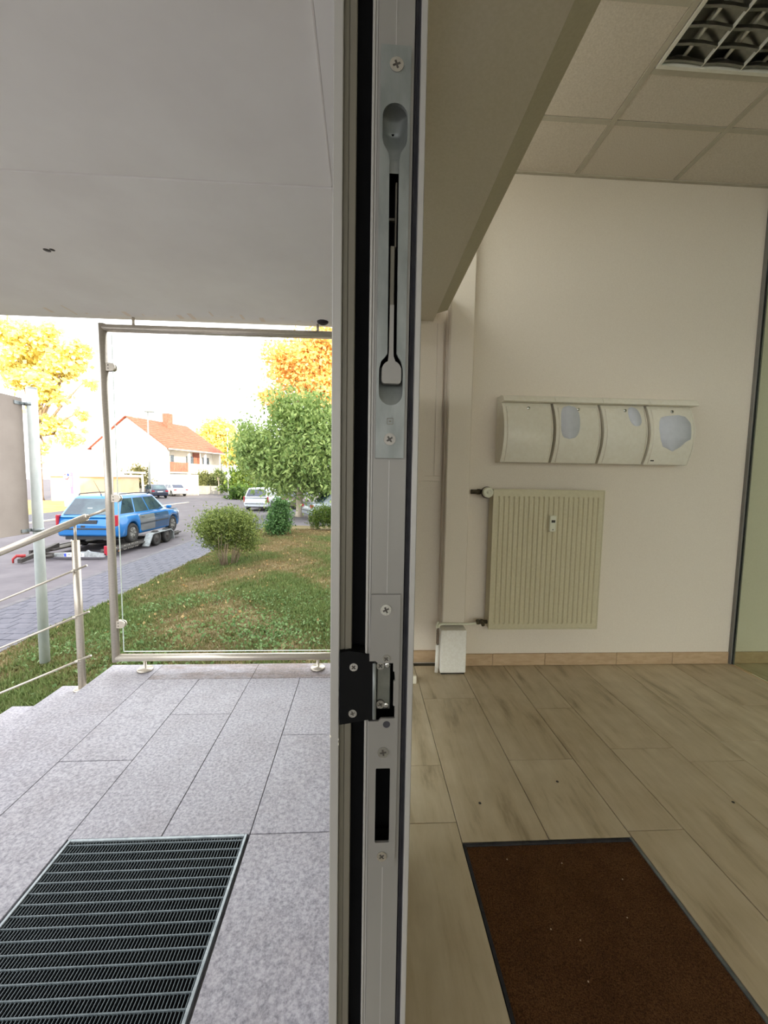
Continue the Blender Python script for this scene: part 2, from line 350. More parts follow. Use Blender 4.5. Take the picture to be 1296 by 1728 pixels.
# back wall
wb = obj('wall_back', MB().box(0.53, 8.0, YB, YB + 0.18, -0.02, 3.45), 'wallpaint', label='textured white back wall behind the radiator and mailboxes', cat='wall', kind=KIND)
rc = obj('wall_recess', MB().box(-0.11, 0.53, YB + 0.06, YB + 0.18, -0.02, 3.45), 'wallpaint', label='narrow white wall strip set back beside the aluminium door edge', cat='wall', kind=KIND)
fr = MB(); x0, x1, z0, z1 = 0.05, 0.518, 1.268, 2.30
fr.box(x0, x1, YB + 0.045, YB + 0.06, z0, z0 + 0.035, 0.003); fr.box(x1 - 0.045, x1, YB + 0.045, YB + 0.06, z0 + 0.035, z1, 0.003)
obj('panel_frame', fr, 'wallpaint', rc); obj('panel_infill', MB().box(x0, x1 - 0.045, YB + 0.053, YB + 0.06, z0 + 0.035, z1), 'wallpaint', rc)
pc = obj('wall_pilaster', MB().box(0.536, 0.69, YB - 0.062, YB, 0.31, 3.3, 0.006), 'wallpaint', label='shallow white pilaster casing left of the radiator', cat='wall', kind=KIND)
# skirting
bb = thing('baseboard_back', 'beige stone skirting along the foot of the back wall', 'baseboard', (1.6, YB - 0.012, 0), kind=KIND)
xs = [0.53, 0.905, 1.275, 1.79, 2.20, 2.618]
for a, b in zip(xs[:-1], xs[1:]): obj('skirting_tile', MB().box(a + 0.001, b - 0.001, YB - 0.012, YB, 0.001, 0.085, 0.002), 'skirting', bb)
for a, b in ((2.66, 3.2), (3.2, 3.75), (3.75, 4.3), (4.3, 4.85)): obj('skirting_tile', MB().box(a + 0.001, b - 0.001, YB - 0.012, YB, 0.001, 0.085, 0.002), 'skirting', bb)
obj('skirting_tile', MB().box(0.06, 0.34, YB + 0.046, YB + 0.06, 0.001, 0.085, 0.002), 'skirting', bb)
obj('skirting_tile', MB().box(0.342, 0.528, YB + 0.046, YB + 0.06, 0.001, 0.085, 0.002), 'skirting', bb)
# interior floor, planks laid along the depth of the room
fl = obj('floor', MB().box(-0.1, 8.0, -4.2, YB + 0.06, -0.14, -0.0105), 'grout', label='floor of long beige travertine look planks inside the entrance', cat='floor', kind=KIND)
cols = [(0.046, 0.3625, [-0.6, 0.3, 1.358, 1.654, 2.66]), (0.3625, 0.678, [-0.5, 0.262, None, 1.274, 2.191, YB]), (0.678, 0.983, [-0.5, 0.262, None, 1.274, 1.675, YB]),
        (0.983, 1.2, [-0.3, 0.4, 1.299, 2.076, YB]), (1.2, 1.515, [-0.2, 0.75, 1.735, YB]), (1.515, 1.785, [-0.2, 0.64, 1.64, YB]),
        (1.785, 2.195, [-0.3, 0.9, 1.776, YB]), (2.195, 2.53, [0.1, 1.1, 2.083, YB]), (2.53, 2.625, [0.2, 1.3, YB]),
        (2.655, 2.95, [0.4, 1.6, YB]), (2.95, 3.27, [0.8, 1.9, YB]), (3.27, 3.59, [0.9, 2.1, YB]), (3.59, 3.91, [1.2, YB]), (3.91, 4.23, [1.2, YB])]
for a, b, ys in cols:
    for y0, y1 in zip(ys[:-1], ys[1:]):
        if y0 is None or y1 is None: continue
        obj('plank', MB().box(a + 0.0014, b - 0.0014, y0 + 0.0012, y1 - 0.0012, -0.0105, random.uniform(-0.0006, 0.0), 0.0012), 'plank', fl)
# suspended ceiling
ce = obj('ceiling', MB().box(-0.05, 8.0, -4.2, YB + 0.02, ZC + 0.06, ZC + 0.16), 'ceilpaint', label='suspended ceiling of white mineral tiles in a grey grid', cat='ceiling', kind=KIND)
gx = [0.672, 1.318, 1.964, 2.61]; gy = [2.22, 1.685, 1.04, 0.39]
for i in range(-1, 3):
    a = 0.2 if i < 0 else gx[i]; b = gx[i + 1]
    ys = [YB] + gy if i != 1 else [YB, 2.22, 1.95, 1.29, 0.65]
    for j in range(4):
        if i == 1 and j == 2: continue            # the lamp sits here
        obj('ceiling_tile', MB().box(a + 0.014, b - 0.014, ys[j + 1] + 0.014, ys[j] - 0.014, ZC + 0.004, ZC + 0.02, 0.003), 'tile_ceiling', ce)
for x in gx: obj('grid_bar', MB().box(x - 0.0145, x + 0.0145, -1.0, YB, ZC - 0.001, ZC + 0.03, 0.001), 'tbar', ce)
for y in [2.22, 1.685, 1.04]:
    for a, b in ((0.2, 0.672), (0.672, 1.318), (1.964, 2.61)): obj('grid_bar', MB().box(a + 0.0146, b - 0.0146, y - 0.0145, y + 0.0145, ZC, ZC + 0.03, 0.001), 'tbar', ce)
for y in [2.22, 1.95, 1.29]: obj('grid_bar', MB().box(1.3326, 1.9494, y - 0.0145, y + 0.0145, ZC, ZC + 0.03, 0.001), 'tbar', ce)
obj('wall_angle', MB().box(0.52, 8.0, YB - 0.022, YB, ZC - 0.003, ZC + 0.03, 0.001), 'tbar', ce)
# filler ceiling out of view
obj('ceiling_board', MB().box(2.625, 8.0, -4.2, YB - 0.023, ZC + 0.004, ZC + 0.02), 'tile_ceiling', ce)
obj('ceiling_board', MB().box(0.2, 2.595, -4.2, 0.38, ZC + 0.004, ZC + 0.02), 'tile_ceiling', ce)
# soffit over the shopfront
sf = obj('trim_1', MB().box(0.045, 0.445, -4.2, YB + 0.06, 2.312, 2.42), 'soffit', label='grey boxed soffit running above the shopfront on the inside', cat='soffit', kind=KIND)
obj('edge_profile', MB().prism([(0.4452, 2.312), (0.512, 2.334), (0.512, 2.42), (0.4452, 2.42)], 'y', -4.2, YB - 0.064), 'soffit_edge', sf)
# facade lintel, upper floors, canopy
obj('wall_left', MB().box(-0.112, 0.044, -4.2, YB + 0.18, 2.228, 2.52).box(-0.112, 0.2, -4.2, YB + 0.18, 3.12, 3.45).box(-0.112, 0.044, YB + 0.06, YB + 0.18, 2.52, 3.12), 'ceilpaint', label='white lintel wall over the shopfront', cat='wall', kind=KIND)
obj('wall_upper', MB().box(-0.11, 20, -4.2, YB + 0.18, 3.46, 15.0), 'house_white', label='upper storeys of the building above the shop', cat='wall', kind=KIND)
obj('added_paving', MB().box(-1.6, 30, -8.4, -4.25, RZ0, -0.06), 'added_paving', label='unseen pale paving added to bounce light in at the rear window', cat='paving', kind=KIND)  # out of view, added to bounce sky light up into the room
obj('wall_sun_blocker', MB().box(6.5, 24, -34, -8.5, RZ0, 16.0), 'house_white', label='unseen block added behind the camera to keep the sun off the rear window', cat='wall', kind=KIND)  # out of view, added to shade the rear window from the sun
obj('wall_end', MB().box(7.9, 8.0, -4.0, YB, -0.02, 3.45), 'wallpaint', label='far side wall beyond the glass partition', cat='wall', kind=KIND)
can = thing('canopy', 'white painted canopy slab above the stone terrace', 'canopy', (-1.5, 0, 2.235), kind=KIND)
def canopy_panel(y0, y1):
    mb = MB(); mb.box(-2.42, -0.114, y0, y1, 2.235, 2.50, 0.004); obj('canopy_panel', mb, 'ceilpaint', can)
canopy_panel(1.402, 2.615); canopy_panel(-1.2, 1.4); canopy_panel(-2.6, -1.202)
ch = MB()
for (x, y, w, d) in ((-1.375, 1.86, 0.030, 0.012), (-1.35, 1.855, 0.022, 0.010)):
    ch.lathe((x, y, 2.2352), (0, 0, -1), [(w * 0.5, 0), (w * 0.45, 0.0012), (w * 0.1, 0.002)], 9)
obj('paint_chip', ch, 'dark_detail', can)
ch = MB().lathe((-0.262, 2.53, 2.235), (0, 0, -1), [(0.036, 0), (0.033, 0.008), (0.022, 0.014), (0.004, 0.016)], 12)
obj('rubber_stopper', ch, 'gasket', can)
ch = MB()
rr = random.Random(3)
for i in range(16):
    x = -1.85 + i * 0.1 + rr.uniform(-0.04, 0.04); w = rr.uniform(0.008, 0.03)
    ch.box(x, x + w, 2.45 + rr.uniform(-0.02, 0.09), 2.47 + rr.uniform(0.02, 0.1), 2.2338, 2.2352)
obj('flaked_paint', ch, 'wallpaint', can, kind='stuff')
# stone terrace with its tiles and steps
te = obj('terrace', MB().box(-1.655, -0.03, -4.2, 2.64, -0.95, -0.0205), 'grout_out', label='pale granite terrace in front of the entrance', cat='terrace', kind=KIND)
GX0, GX1, GY0, GY1 = -1.012, -0.400, 0.30, 1.334
def slab(x0, x1, y0, y1, top=0.0, th=0.02, mt_='granite'): obj('slab', MB().box(x0 + 0.0013, x1 - 0.0013, y0 + 0.0013, y1 - 0.0013, top - th, top + random.uniform(-0.0008, 0.0004), 0.0015), mt_, te)
for a, b in ((-0.6, 1.02), (1.02, 2.655)): slab(-1.672, -1.339, a, b)
for a, b in ((-1.339, -0.70), (-0.70, -0.03)): slab(a, b, 2.452, 2.655, mt_='granite_stained')
for (a, b, ys) in ((-1.339, -1.02, [-0.6, 0.7, 1.728, 2.452]), (-1.02, -0.70, [1.334, 2.071, 2.452]), (-0.70, -0.391, [1.334, 2.452]), (-0.391, -0.03, [-0.6, 0.25, 1.334, 1.885, 2.452])):
    for y0, y1 in zip(ys[:-1], ys[1:]): slab(a, b, y0, y1)
slab(-1.02, -0.391, -0.6, 0.296)
st = thing('stairs', 'granite steps going down from the terrace to the left', 'stairs', (-2.2, 1.0, -0.9), kind=KIND)
for i, (xa, xb, z) in enumerate(((-1.985, -1.655, -0.138), (-2.315, -1.985, -0.276), (-2.645, -2.315, -0.414), (-2.975, -2.645, -0.552))):
    obj('step', MB().box(xa - 0.012, xb, -4.2, 2.645, z - 0.03, z, 0.003), 'granite', st)
    obj('step_block', MB().box(xa, xb, -4.2, 2.635, -0.95, z - 0.03), 'grout_out', st)
# shopfront beyond and behind the open door
wd = thing('window_1', 'fixed aluminium framed glazing between the door and the back wall', 'window', (0, 1.95, 0), kind=KIND)
f = MB(); f.box(-0.026, 0.044, 1.30, 1.36, 0, 2.226, 0.002); f.box(-0.026, 0.044, 2.56, 2.655, 0, 2.226, 0.002); f.box(-0.026, 0.044, 1.36, 2.56, 0, 0.07, 0.002); f.box(-0.026, 0.044, 1.36, 2.56, 2.16, 2.226, 0.002)
obj('window_frame', f, 'alu', wd); obj('pane', MB().box(0.004, 0.012, 1.362, 2.558, 0.072, 0.30), 'glass_front', wd); obj('pane', MB().box(0.004, 0.012, 1.362, 2.558, 1.82, 2.158), 'glass_front', wd)
obj('infill_panel', MB().box(-0.01, 0.03, 1.3605, 2.5595, 0.301, 1.819, 0.002), 'alu', wd)
wd = thing('window_2', 'shopfront glazing on the street side behind the camera', 'window', (0, -2.4, 0), kind=KIND)
f = MB()
for a, b in ((-0.74, -0.68), (-2.45, -2.39), (-4.2, -4.14)): f.box(-0.026, 0.044, a, b, 0, 2.226, 0.002)
for a, b in ((-2.39, -0.74), (-4.14, -2.45)):
    f.box(-0.026, 0.044, a, b, 0, 0.07, 0.002); f.box(-0.026, 0.044, a, b, 2.16, 2.226, 0.002)
    obj('pane', MB().box(0.004, 0.012, a, b, 0.07, 2.16), 'glass_front', wd)
obj('window_frame', f, 'alu', wd)
wd = thing('window_added', 'wide unseen window added behind the camera to light the room', 'window', (2.5, -4.1, 0), kind=KIND)  # unseen glazing, added so more sky light reaches the back wall
f = MB()
for a in (0.05, 1.7, 3.35, 5.0, 6.6, 7.84): f.box(a, a + 0.06, -4.14, -4.07, 0, 3.2, 0.002)
for a, b in ((0.11, 1.7), (1.76, 3.35), (3.41, 5.0), (5.06, 6.6), (6.66, 7.84)):
    f.box(a, b, -4.14, -4.07, 0, 0.07, 0.002); f.box(a, b, -4.14, -4.07, 3.13, 3.2, 0.002)
    obj('pane', MB().box(a, b, -4.11, -4.102, 0.07, 3.13), 'glass_front', wd)
obj('window_frame', f, 'alu', wd)
wd = thing('window_4', 'clerestory glazing above the entrance soffit', 'window', (0, -0.8, 2.52), kind=KIND)
f = MB()
for a in (-4.2, -2.5, -0.8, 0.9, 2.60): f.box(-0.03, 0.03, a, a + 0.05, 2.521, 3.119, 0.002)
for a, b in ((-4.15, -2.5), (-2.45, -0.8), (-0.75, 0.9), (0.95, 2.6)):
    f.box(-0.03, 0.03, a, b, 2.521, 2.56, 0.002); f.box(-0.03, 0.03, a, b, 3.08, 3.119, 0.002); obj('pane', MB().box(-0.004, 0.004, a, b, 2.56, 3.08), 'glass_front', wd)
obj('window_frame', f, 'alu', wd)
# glass partition at the right
gp = thing('partition_1', 'green tinted glass partition to the right of the mailboxes', 'glass partition', (2.64, 1.2, 0), kind=KIND)
ch = MB(); ch.box(2.622, 2.630, YB - 0.024, YB, 0, ZC, 0.001); ch.box(2.646, 2.654, YB - 0.024, YB, 0, ZC, 0.001)
obj('wall_channel', ch, 'alu', gp); obj('channel_seal', MB().box(2.630, 2.646, YB - 0.02, YB, 0, ZC), 'gasket', gp)
ch = MB(); ch.box(2.622, 2.658, -1.5, YB - 0.025, -0.010, 0.003, 0.001); obj('floor_channel', ch, 'skirting', gp)
obj('glass_pane', MB().box(2.633, 2.643, -1.5, YB - 0.026, 0.0035, ZC - 0.003), 'glass_green', gp)
# ------------------------------------------------------------------ the aluminium door leaf seen edge on
F = 0.32
dr = thing('door_1', 'silver aluminium door leaf seen edge on with flush bolt and latch', 'door', (0.009, 0.8, 0), kind=KIND)
ZT, ZB = 2.2, 0.012
obj('outer_flange', MB().box(-0.0260, -0.0185, F, F + 0.06, ZB, ZT, 0.0006), 'alu_light', dr, 'narrow pale outer flange')
obj('paint_nick', MB().box(-0.0263, -0.0250, F - 0.0003, F + 0.002, 1.0512, 1.0530, 0.0003).box(-0.0190, -0.0183, F - 0.0003, F + 0.002, 1.0485, 1.0500, 0.0002).box(-0.0190, -0.0184, F - 0.0003, F + 0.002, 1.0440, 1.0462, 0.0002), 'lamp_frame', dr, 'white nicks in the paint')
f = MB(); f.box(-0.0185, -0.0142, F + 0.0048, F + 0.05, ZB, ZT, 0.0004); f.box(-0.0142, -0.0084, F + 0.0040, F + 0.05, ZB, ZT, 0.0006)
obj('rebate_channel', f, 'alu_olive', dr, 'dull olive rebate profile')
f = MB(); f.box(-0.0084, 0.0031, F + 0.016, F + 0.05, ZB, ZT)
obj('rubber_seal', f, 'rubber', dr, 'black rubber seal in a deep gap')
f = MB(); f.box(0.0031, 0.0052, F + 0.0004, F + 0.05, ZB, ZT, 0.0004); f.box(0.0052, 0.0074, F + 0.0014, F + 0.05, ZB, ZT, 0.0004)
obj('ridged_edge', f, 'alu_light', dr, 'ridged pale edge strip')
def rect(x0, x1, z0, z1): return [(x0, z0), (x1, z0), (x1, z1), (x0, z1)]
def capsule_hole():      # flush bolt opening: wide top well, narrow slot, wide bottom well
    p = arc(0.0206, 1.5415, 0.0094, 0, 180, 12)
    p += [(0.0112, 1.5260), (0.0122, 1.5215), (0.0158, 1.5160), (0.0168, 1.5110)]
    p += [(0.0176, 1.3690), (0.0160, 1.3665), (0.0128, 1.3630), (0.0112, 1.3570), (0.0112, 1.3385)]
    p += arc(0.0206, 1.3385, 0.0094, 180, 360, 12)[1:]
    p += [(0.0300, 1.3570), (0.0284, 1.3630), (0.0262, 1.3665), (0.0248, 1.3690), (0.0241, 1.5110), (0.0252, 1.5160), (0.0289, 1.5215), (0.0300, 1.5260)]
    return p
f = MB().prism(rect(0.0074, 0.0343, ZB, ZT), 'y', F, F + 0.003, [rect(0.0100, 0.0312, 1.298, 1.580), rect(0.0085, 0.0300, 0.945, 1.125)])
obj('lock_face', f, 'alu', dr)
f = MB().box(0.0202, 0.0209, F - 0.0004, F + 0.001, 1.592, ZT).box(0.0202, 0.0209, F - 0.0004, F + 0.001, 1.1765, 1.286).box(0.0202, 0.0209, F - 0.0002, F + 0.001, ZB, 0.931)
obj('centre_line', f, 'alu_light', dr, 'fine bright centre ridge')
f = MB().box(0.0343, 0.0392, F + 0.006, F + 0.05, ZB, ZT); f.box(0.0350, 0.0368, F + 0.003, F + 0.006, ZB, ZT, 0.0008)
obj('gasket', f, 'gasket', dr, 'dark grey brush gasket')
obj('inner_flange', MB().box(0.0392, 0.0440, F, F + 0.06, ZB, ZT, 0.0006), 'alu_light', dr, 'pale inner flange')
obj('stile_core', MB().box(-0.0255, 0.0435, F + 0.05, F + 0.085, ZB, ZT), 'alu_dark', dr)
f = MB(); f.box(-0.026, 0.044, 1.20, 1.28, ZB, ZT, 0.001); f.box(-0.026, 0.044, F + 0.085, 1.20, ZB, 0.10, 0.001); f.box(-0.026, 0.044, F + 0.085, 1.20, 2.12, ZT, 0.001)
obj('leaf_frame', f, 'alu', dr); obj('leaf_pane', MB().box(0.003, 0.013, F + 0.086, 1.198, 1.821, 2.118), 'glass_front', dr); obj('leaf_panel', MB().box(-0.01, 0.03, F + 0.086, 1.199, 0.101, 1.82, 0.002), 'alu', dr)
def cross_poly(cx, cz, r, w, rot):
    p = []
    for k in range(4):
        a = math.radians(rot + 90 * k); c, s_ = math.cos(a), math.sin(a)
        for u, v in ((r, -w), (r, w), (w, w)): p.append((cx + u * c - v * s_, cz + u * s_ + v * c))
    return p
def screw(parent, x, z, y, r, rot, mat='steel'):
    """countersunk cross head, facing the camera side"""
    b = MB(); circ = [(x + r * math.cos(2 * PI * k / 24), z + r * math.sin(2 * PI * k / 24)) for k in range(24)]
    b.prism(circ, 'y', y - 0.0008, y, [cross_poly(x, z, r * 0.56, r * 0.15, rot)])
    b.lathe((x, y, z), (0, 1, 0), [(r * 1.12, 0.0001), (r * 1.12, 0.0004)], 24, 1)
    b.prism(cross_poly(x, z, r * 0.56, r * 0.15, rot), 'y', y - 0.0003, y + 0.0003, m=1)
    return obj('screw', b, [mat, 'dark_detail'], parent)
# flush bolt
f = MB().prism(rect(0.0092, 0.0319, 1.2875, 1.5905), 'y', F - 0.0026, F, [capsule_hole()])
fb = obj('flush_bolt', f, 'zinc', dr, 'long zinc flush bolt plate with keyhole slot')
f = MB(); n = 24                                     # curved wells behind the wide openings
rows = []
for i in range(n + 1):
    t = i / n; z = 1.5516 - 0.0480 * t; dep = float(np.interp(t, [0, 0.03, 0.22, 0.45, 0.75, 1.0], [0.0002, 0.009, 0.015, 0.012, 0.004, 0.0006]))
    rows.append([(0.0104 + 0.0204 * k / 6, F + dep * (1 - 0.55 * abs(k / 3 - 1) ** 3), z) for k in range(7)])
f.grid(rows)
obj('upper_well', f, 'zinc', fb)
f = MB(); rows = []
for i in range(n + 1):
    t = i / n; z = 1.362 - 0.0335 * t; dep = 0.013 * (1 - t) ** 1.2 + 0.0004
    rows.append([(0.0104 + 0.0204 * k / 6, F + dep - 0.003 * abs(k / 3 - 1) ** 2 * (1 - t), z) for k in range(7)])
f.grid(rows); obj('lower_well', f, 'zinc', fb)
obj('peg_hole', MB().lathe((0.0200, F + 0.0146, 1.5425), (0, -1, 0), [(0.0012, 0), (0.0012, 0.0006)], 10), 'rubber', fb)
hd = arc(0.02105, 1.3562, 0.0077, 112, 180, 8) + [(0.0133, 1.3490), (0.0138, 1.3472), (0.0150, 1.3462), (0.0271, 1.3462), (0.0283, 1.3472), (0.0288, 1.3490)] + arc(0.02105, 1.3562, 0.0077, 0, 68, 8) + [(0.0226, 1.3672), (0.0223, 1.3720), (0.0222, 1.4060), (0.0190, 1.4060), (0.0188, 1.3720), (0.0185, 1.3672)]
obj('bolt_lever', MB().prism(hd, 'y', F - 0.0018, F + 0.004), 'alu', fb, 'pale lever with rounded thumb tab')
obj('worn_rod', MB().box(0.0188, 0.0224, F + 0.002, F + 0.006, 1.4065, 1.452, 0.0005).box(0.0222, 0.0236, F + 0.004, F + 0.008, 1.452, 1.500, 0.0004).box(0.0180, 0.0230, F + 0.012, F + 0.014, 1.4765, 1.4785), 'alu_olive', fb, 'dull worn operating rod')
obj('slot_dark_sheet', MB().box(0.0105, 0.0307, F + 0.024, F + 0.026, 1.299, 1.579), 'rubber', fb)  # black sheet standing in for the shade inside the bolt slot
b = MB()
for (x0, x1, z0, z1) in ((0.0180, 0.0230, 1.3142, 1.3146), (0.0180, 0.0230, 1.3186, 1.3190), (0.0180, 0.0184, 1.3142, 1.3190), (0.0226, 0.0230, 1.3142, 1.3190), (0.0196, 0.0214, 1.3160, 1.3172)): b.box(x0, x1, F - 0.0029, F - 0.0026, z0, z1)
obj('stamped_mark', b, 'alu_olive', fb, 'small stamped square mark')
screw(fb, 0.0210, 1.5768, F - 0.0026, 0.0052, 20); screw(fb, 0.0204, 1.3024, F - 0.0026, 0.0048, 35, 'screw_dark')
# strike plate
hole = [(0.0219 + 0.0031 * math.cos(2 * PI * k / 20), 1.0634 + 0.0031 * math.sin(2 * PI * k / 20)) for k in range(20)]
def rrect(x0, x1, z0, z1, r):
    return arc(x1 - r, z1 - r, r, 0, 90, 4) + arc(x0 + r, z1 - r, r, 90, 180, 4) + arc(x0 + r, z0 + r, r, 180, 270, 4) + arc(x1 - r, z0 + r, r, 270, 360, 4)
outl = [(0.0078, 0.9325), (0.0300, 0.9325), (0.0312, 0.940), (0.0318, 1.1758), (0.0078, 1.1758), (0.0066, 1.1190), (0.0118, 1.1190), (0.0138, 1.1172),
        (0.0268, 1.1172), (0.0268, 1.1100), (0.0280, 1.1098), (0.0284, 1.1020), (0.0272, 1.1012), (0.0272, 1.0800), (0.0286, 1.0795), (0.0286, 1.0688), (0.0168, 1.0688), (0.0150, 1.0664), (0.0066, 1.0664)]
f = MB().prism(outl, 'y', F - 0.0022, F, [rrect(0.0133, 0.0257, 0.9556, 1.0240, 0.0009), hole])
sp = obj('strike_plate', f, 'alu', dr, 'pale strike plate with a long rectangular slot')
obj('slot_dark_sheet', MB().box(0.0087, 0.0298, F + 0.022, F + 0.024, 0.946, 1.124), 'rubber', sp)  # black sheet, paints in the dark behind the strike plate openings
f = MB().lathe((0.0219, F - 0.002, 1.0634), (0, 1, 0), [(0.0031, 0), (0.0028, 0.006), (0.0012, 0.009)], 16); obj('threaded_hole', f, 'gasket', sp)
screw(sp, 0.0198, 1.1630, F - 0.0022, 0.0046, 25); screw(sp, 0.0207, 1.1212, F - 0.0022, 0.0034, 50)
screw(sp, 0.0193, 1.0386, F - 0.0022, 0.0048, 10); screw(sp, 0.0196, 0.9430, F - 0.0022, 0.0045, 40)
# electric latch keeper
f = MB().prism([(-0.0182, 1.0630), (-0.0070, 1.0648), (0.0010, 1.0664), (0.0060, 1.0672), (0.0066, 1.0660), (0.0104, 1.0672), (0.0104, 1.1185), (0.0066, 1.1190), (0.0063, 1.1240), (-0.0010, 1.1262), (-0.0100, 1.1275), (-0.0182, 1.1262)], 'y', F - 0.0012, F + 0.012)
kp = obj('latch_keeper', f, 'blackpaint', dr, 'black cast latch keeper across the seal')
screw(kp, -0.0064, 1.1138, F - 0.0012, 0.0035, 45); screw(kp, -0.0069, 1.0733, F - 0.0012, 0.0035, 20)
f = MB().tube((0.0114, F - 0.0010, 1.0680), (0.0110, F - 0.0010, 1.1170), 0.0017, n=12); obj('keeper_bar', f, 'zinc', kp, 'blue grey steel latch bar')
obj('keeper_flap', MB().box(0.0134, 0.0250, F + 0.004, F + 0.010, 1.0735, 1.1160, 0.0006), 'keeper', kp, 'grey latch flap')
screw(kp, 0.0162, 1.1127, F + 0.003, 0.0034, 45); screw(kp, 0.0166, 1.0785, F + 0.003, 0.0036, 30)
obj('adjusting_screw', MB().lathe((0.0222, F + 0.004, 1.1130), (0, -1, 0), [(0.0026, 0), (0.0024, 0.0012), (0.001, 0.0014)], 14).lathe((0.0215, F + 0.004, 1.0770), (0, -1, 0), [(0.0028, 0), (0.0026, 0.0010), (0.001, 0.0012)], 14), 'steel', kp)
# ------------------------------------------------------------------ things inside
# door mat in its well
mt = thing('doormat', 'dark brown coir entrance mat sunk into the plank floor', 'doormat', (0.67, 0.77, -0.010))
mb = MB(); nx, ny = 40, 64; rr = random.Random(5)
rows = []
for j in range(ny + 1):
    rows.append([(0.3735 + (0.9705 - 0.3735) * i / nx, 0.274 + (1.259 - 0.274) * j / ny, -0.0035 + rr.uniform(-0.0009, 0.0009)) for i in range(nx + 1)])
mb.grid(rows); mb.box(0.3735, 0.9705, 0.274, 1.259, -0.0100, -0.0052)
obj('mat_pile', mb, 'coir', mt)
obj('mat_edge_strip', MB().box(0.9712, 0.9815, 0.264, 1.272, -0.0104, 0.0006, 0.0008), 'mat_edge', mt, 'blue grey metal edge strip')
b = MB(); b.box(0.3642, 0.3728, 0.264, 1.272, -0.0104, 0.0003, 0.0008); b.box(0.3729, 0.9711, 1.2600, 1.272, -0.0104, 0.0003, 0.0008); b.box(0.3729, 0.9711, 0.264, 0.2735, -0.0104, 0.0003, 0.0008)
obj('mat_frame', b, 'gasket', mt, 'thin dark well frame')
b = MB()
for (x, y) in ((0.68, 1.19), (0.55, 1.0), (0.62, 0.97), (0.79, 1.02), (0.50, 1.21), (0.59, 0.88), (0.85, 1.13)): b.lathe((x, y, -0.0032), (0, 0, 1), [(0.0022, 0), (0.0018, 0.0016), (0.0005, 0.0022)], 6)
obj('crumbs', b, 'skirting', mt, kind='stuff')
# specks of dirt on the planks
for i, (x, y, lab) in enumerate(((0.475, 1.44, 'dark speck of dirt on the plank above the mat corner'), (0.84, 1.54, 'dark crumb on the middle plank left of the loose joint'), (1.47, 1.17, 'dark crumb on the plank right of the doormat'), (1.50, 1.41, 'small leaf scrap on the plank far right of the doormat'))):
    b = MB().lathe((x, y, 0.0002), (0, 0, 1), [(0.006, 0), (0.005, 0.0018), (0.0015, 0.0026)], 7)
    obj('dirt_crumb', b, 'dark_detail', label=lab, cat='crumb')
# radiator
RX0, RX1, RZ0, RZ1, RY = 0.838, 1.582, 0.292, 1.225, 2.505
rd = thing('radiator', 'ivory ribbed panel radiator on the back wall under the mailboxes', 'radiator', (1.21, 2.55, RZ0))
prof = []                                             # ribbed front plate, ribs run vertically
nr = 21; w = (RX1 - RX0 - 0.05) / nr
ribs = [RX0 + 0.012]
z_prof = [(RZ0, 0.0), (RZ0 + 0.034, 0.0), (RZ0 + 0.046, 1.0), (RZ1 - 0.058, 1.0), (RZ1 - 0.046, 0.0), (RZ1, 0.0)]
xsn = [(RX0, 0), (RX0 + 0.025, 0)]
for i in range(nr):
    a = RX0 + 0.025 + i * w
    xsn += [(a + 0.10 * w, 0), (a + 0.26 * w, 1), (a + 0.44 * w, 1), (a + 0.60 * w, 0)]
xsn += [(RX1 - 0.025, 0), (RX1, 0)]
mb = MB().grid([[(x, RY + 0.0075 * k * kz, z) for x, k in xsn] for z, kz in z_prof], sm=False)
mb.box(RX0, RX1, RY + 0.009, RY + 0.012, RZ0, RZ1)
obj('front_plate', mb, 'rad', rd, 'ribbed front plate')
obj('rim', MB().box(RX0, RX0 + 0.008, RY - 0.003, RY + 0.001, RZ0, RZ1, 0.001).box(RX1 - 0.008, RX1, RY - 0.003, RY + 0.001, RZ0, RZ1, 0.001).box(RX0 + 0.008, RX1 - 0.008, RY - 0.003, RY + 0.001, RZ1 - 0.008, RZ1, 0.001).box(RX0 + 0.008, RX1 - 0.008, RY - 0.003, RY + 0.001, RZ0, RZ0 + 0.008, 0.001), 'rad', rd)
for x in (RX0, RX1 - 0.002): obj('side_cover', MB().box(x, x + 0.002, RY + 0.001, 2.585, RZ0 + 0.01, RZ1 - 0.003), 'rad', rd)
mb = MB()
for i in range(36): a = RX0 + 0.012 + i * 0.02; mb.box(a, a + 0.012, RY + 0.014, 2.582, RZ1 - 0.006, RZ1 - 0.002)
obj('top_grille', mb, 'rad', rd)
for x in (RX0 + 0.12, RX1 - 0.15): obj('bracket', MB().box(x, x + 0.03, 2.5821, 2.5985, RZ0 + 0.05, RZ1 - 0.05), 'rad', rd)
th = obj('thermostat_head', MB().lathe((0.800, 2.52, 1.201), (0, -1, 0), [(0.030, 0), (0.034, 0.004), (0.034, 0.030), (0.031, 0.036), (0.017, 0.040), (0.016, 0.037), (0.008, 0.037), (0.0075, 0.041), (0.001, 0.041)], 28), 'meter', rd, 'round ivory thermostat knob')
obj('knob_collar', MB().lathe((0.800, 2.524, 1.201), (0, -1, 0), [(0.0375, 0), (0.0375, 0.008), (0.035, 0.009)], 28), 'dark_detail', th)
obj('valve_body', MB().tube((0.705, 2.555, 1.203), (0.775, 2.55, 1.203), 0.015).tube((0.775, 2.55, 1.203), (0.838, 2.55, 1.203), 0.012).tube((0.745, 2.555, 1.203), (0.765, 2.555, 1.203), 0.019, n=6).tube((0.800, 2.55, 1.2025), (0.800, 2.525, 1.2015), 0.014), 'brass', rd, 'dark supply valve')
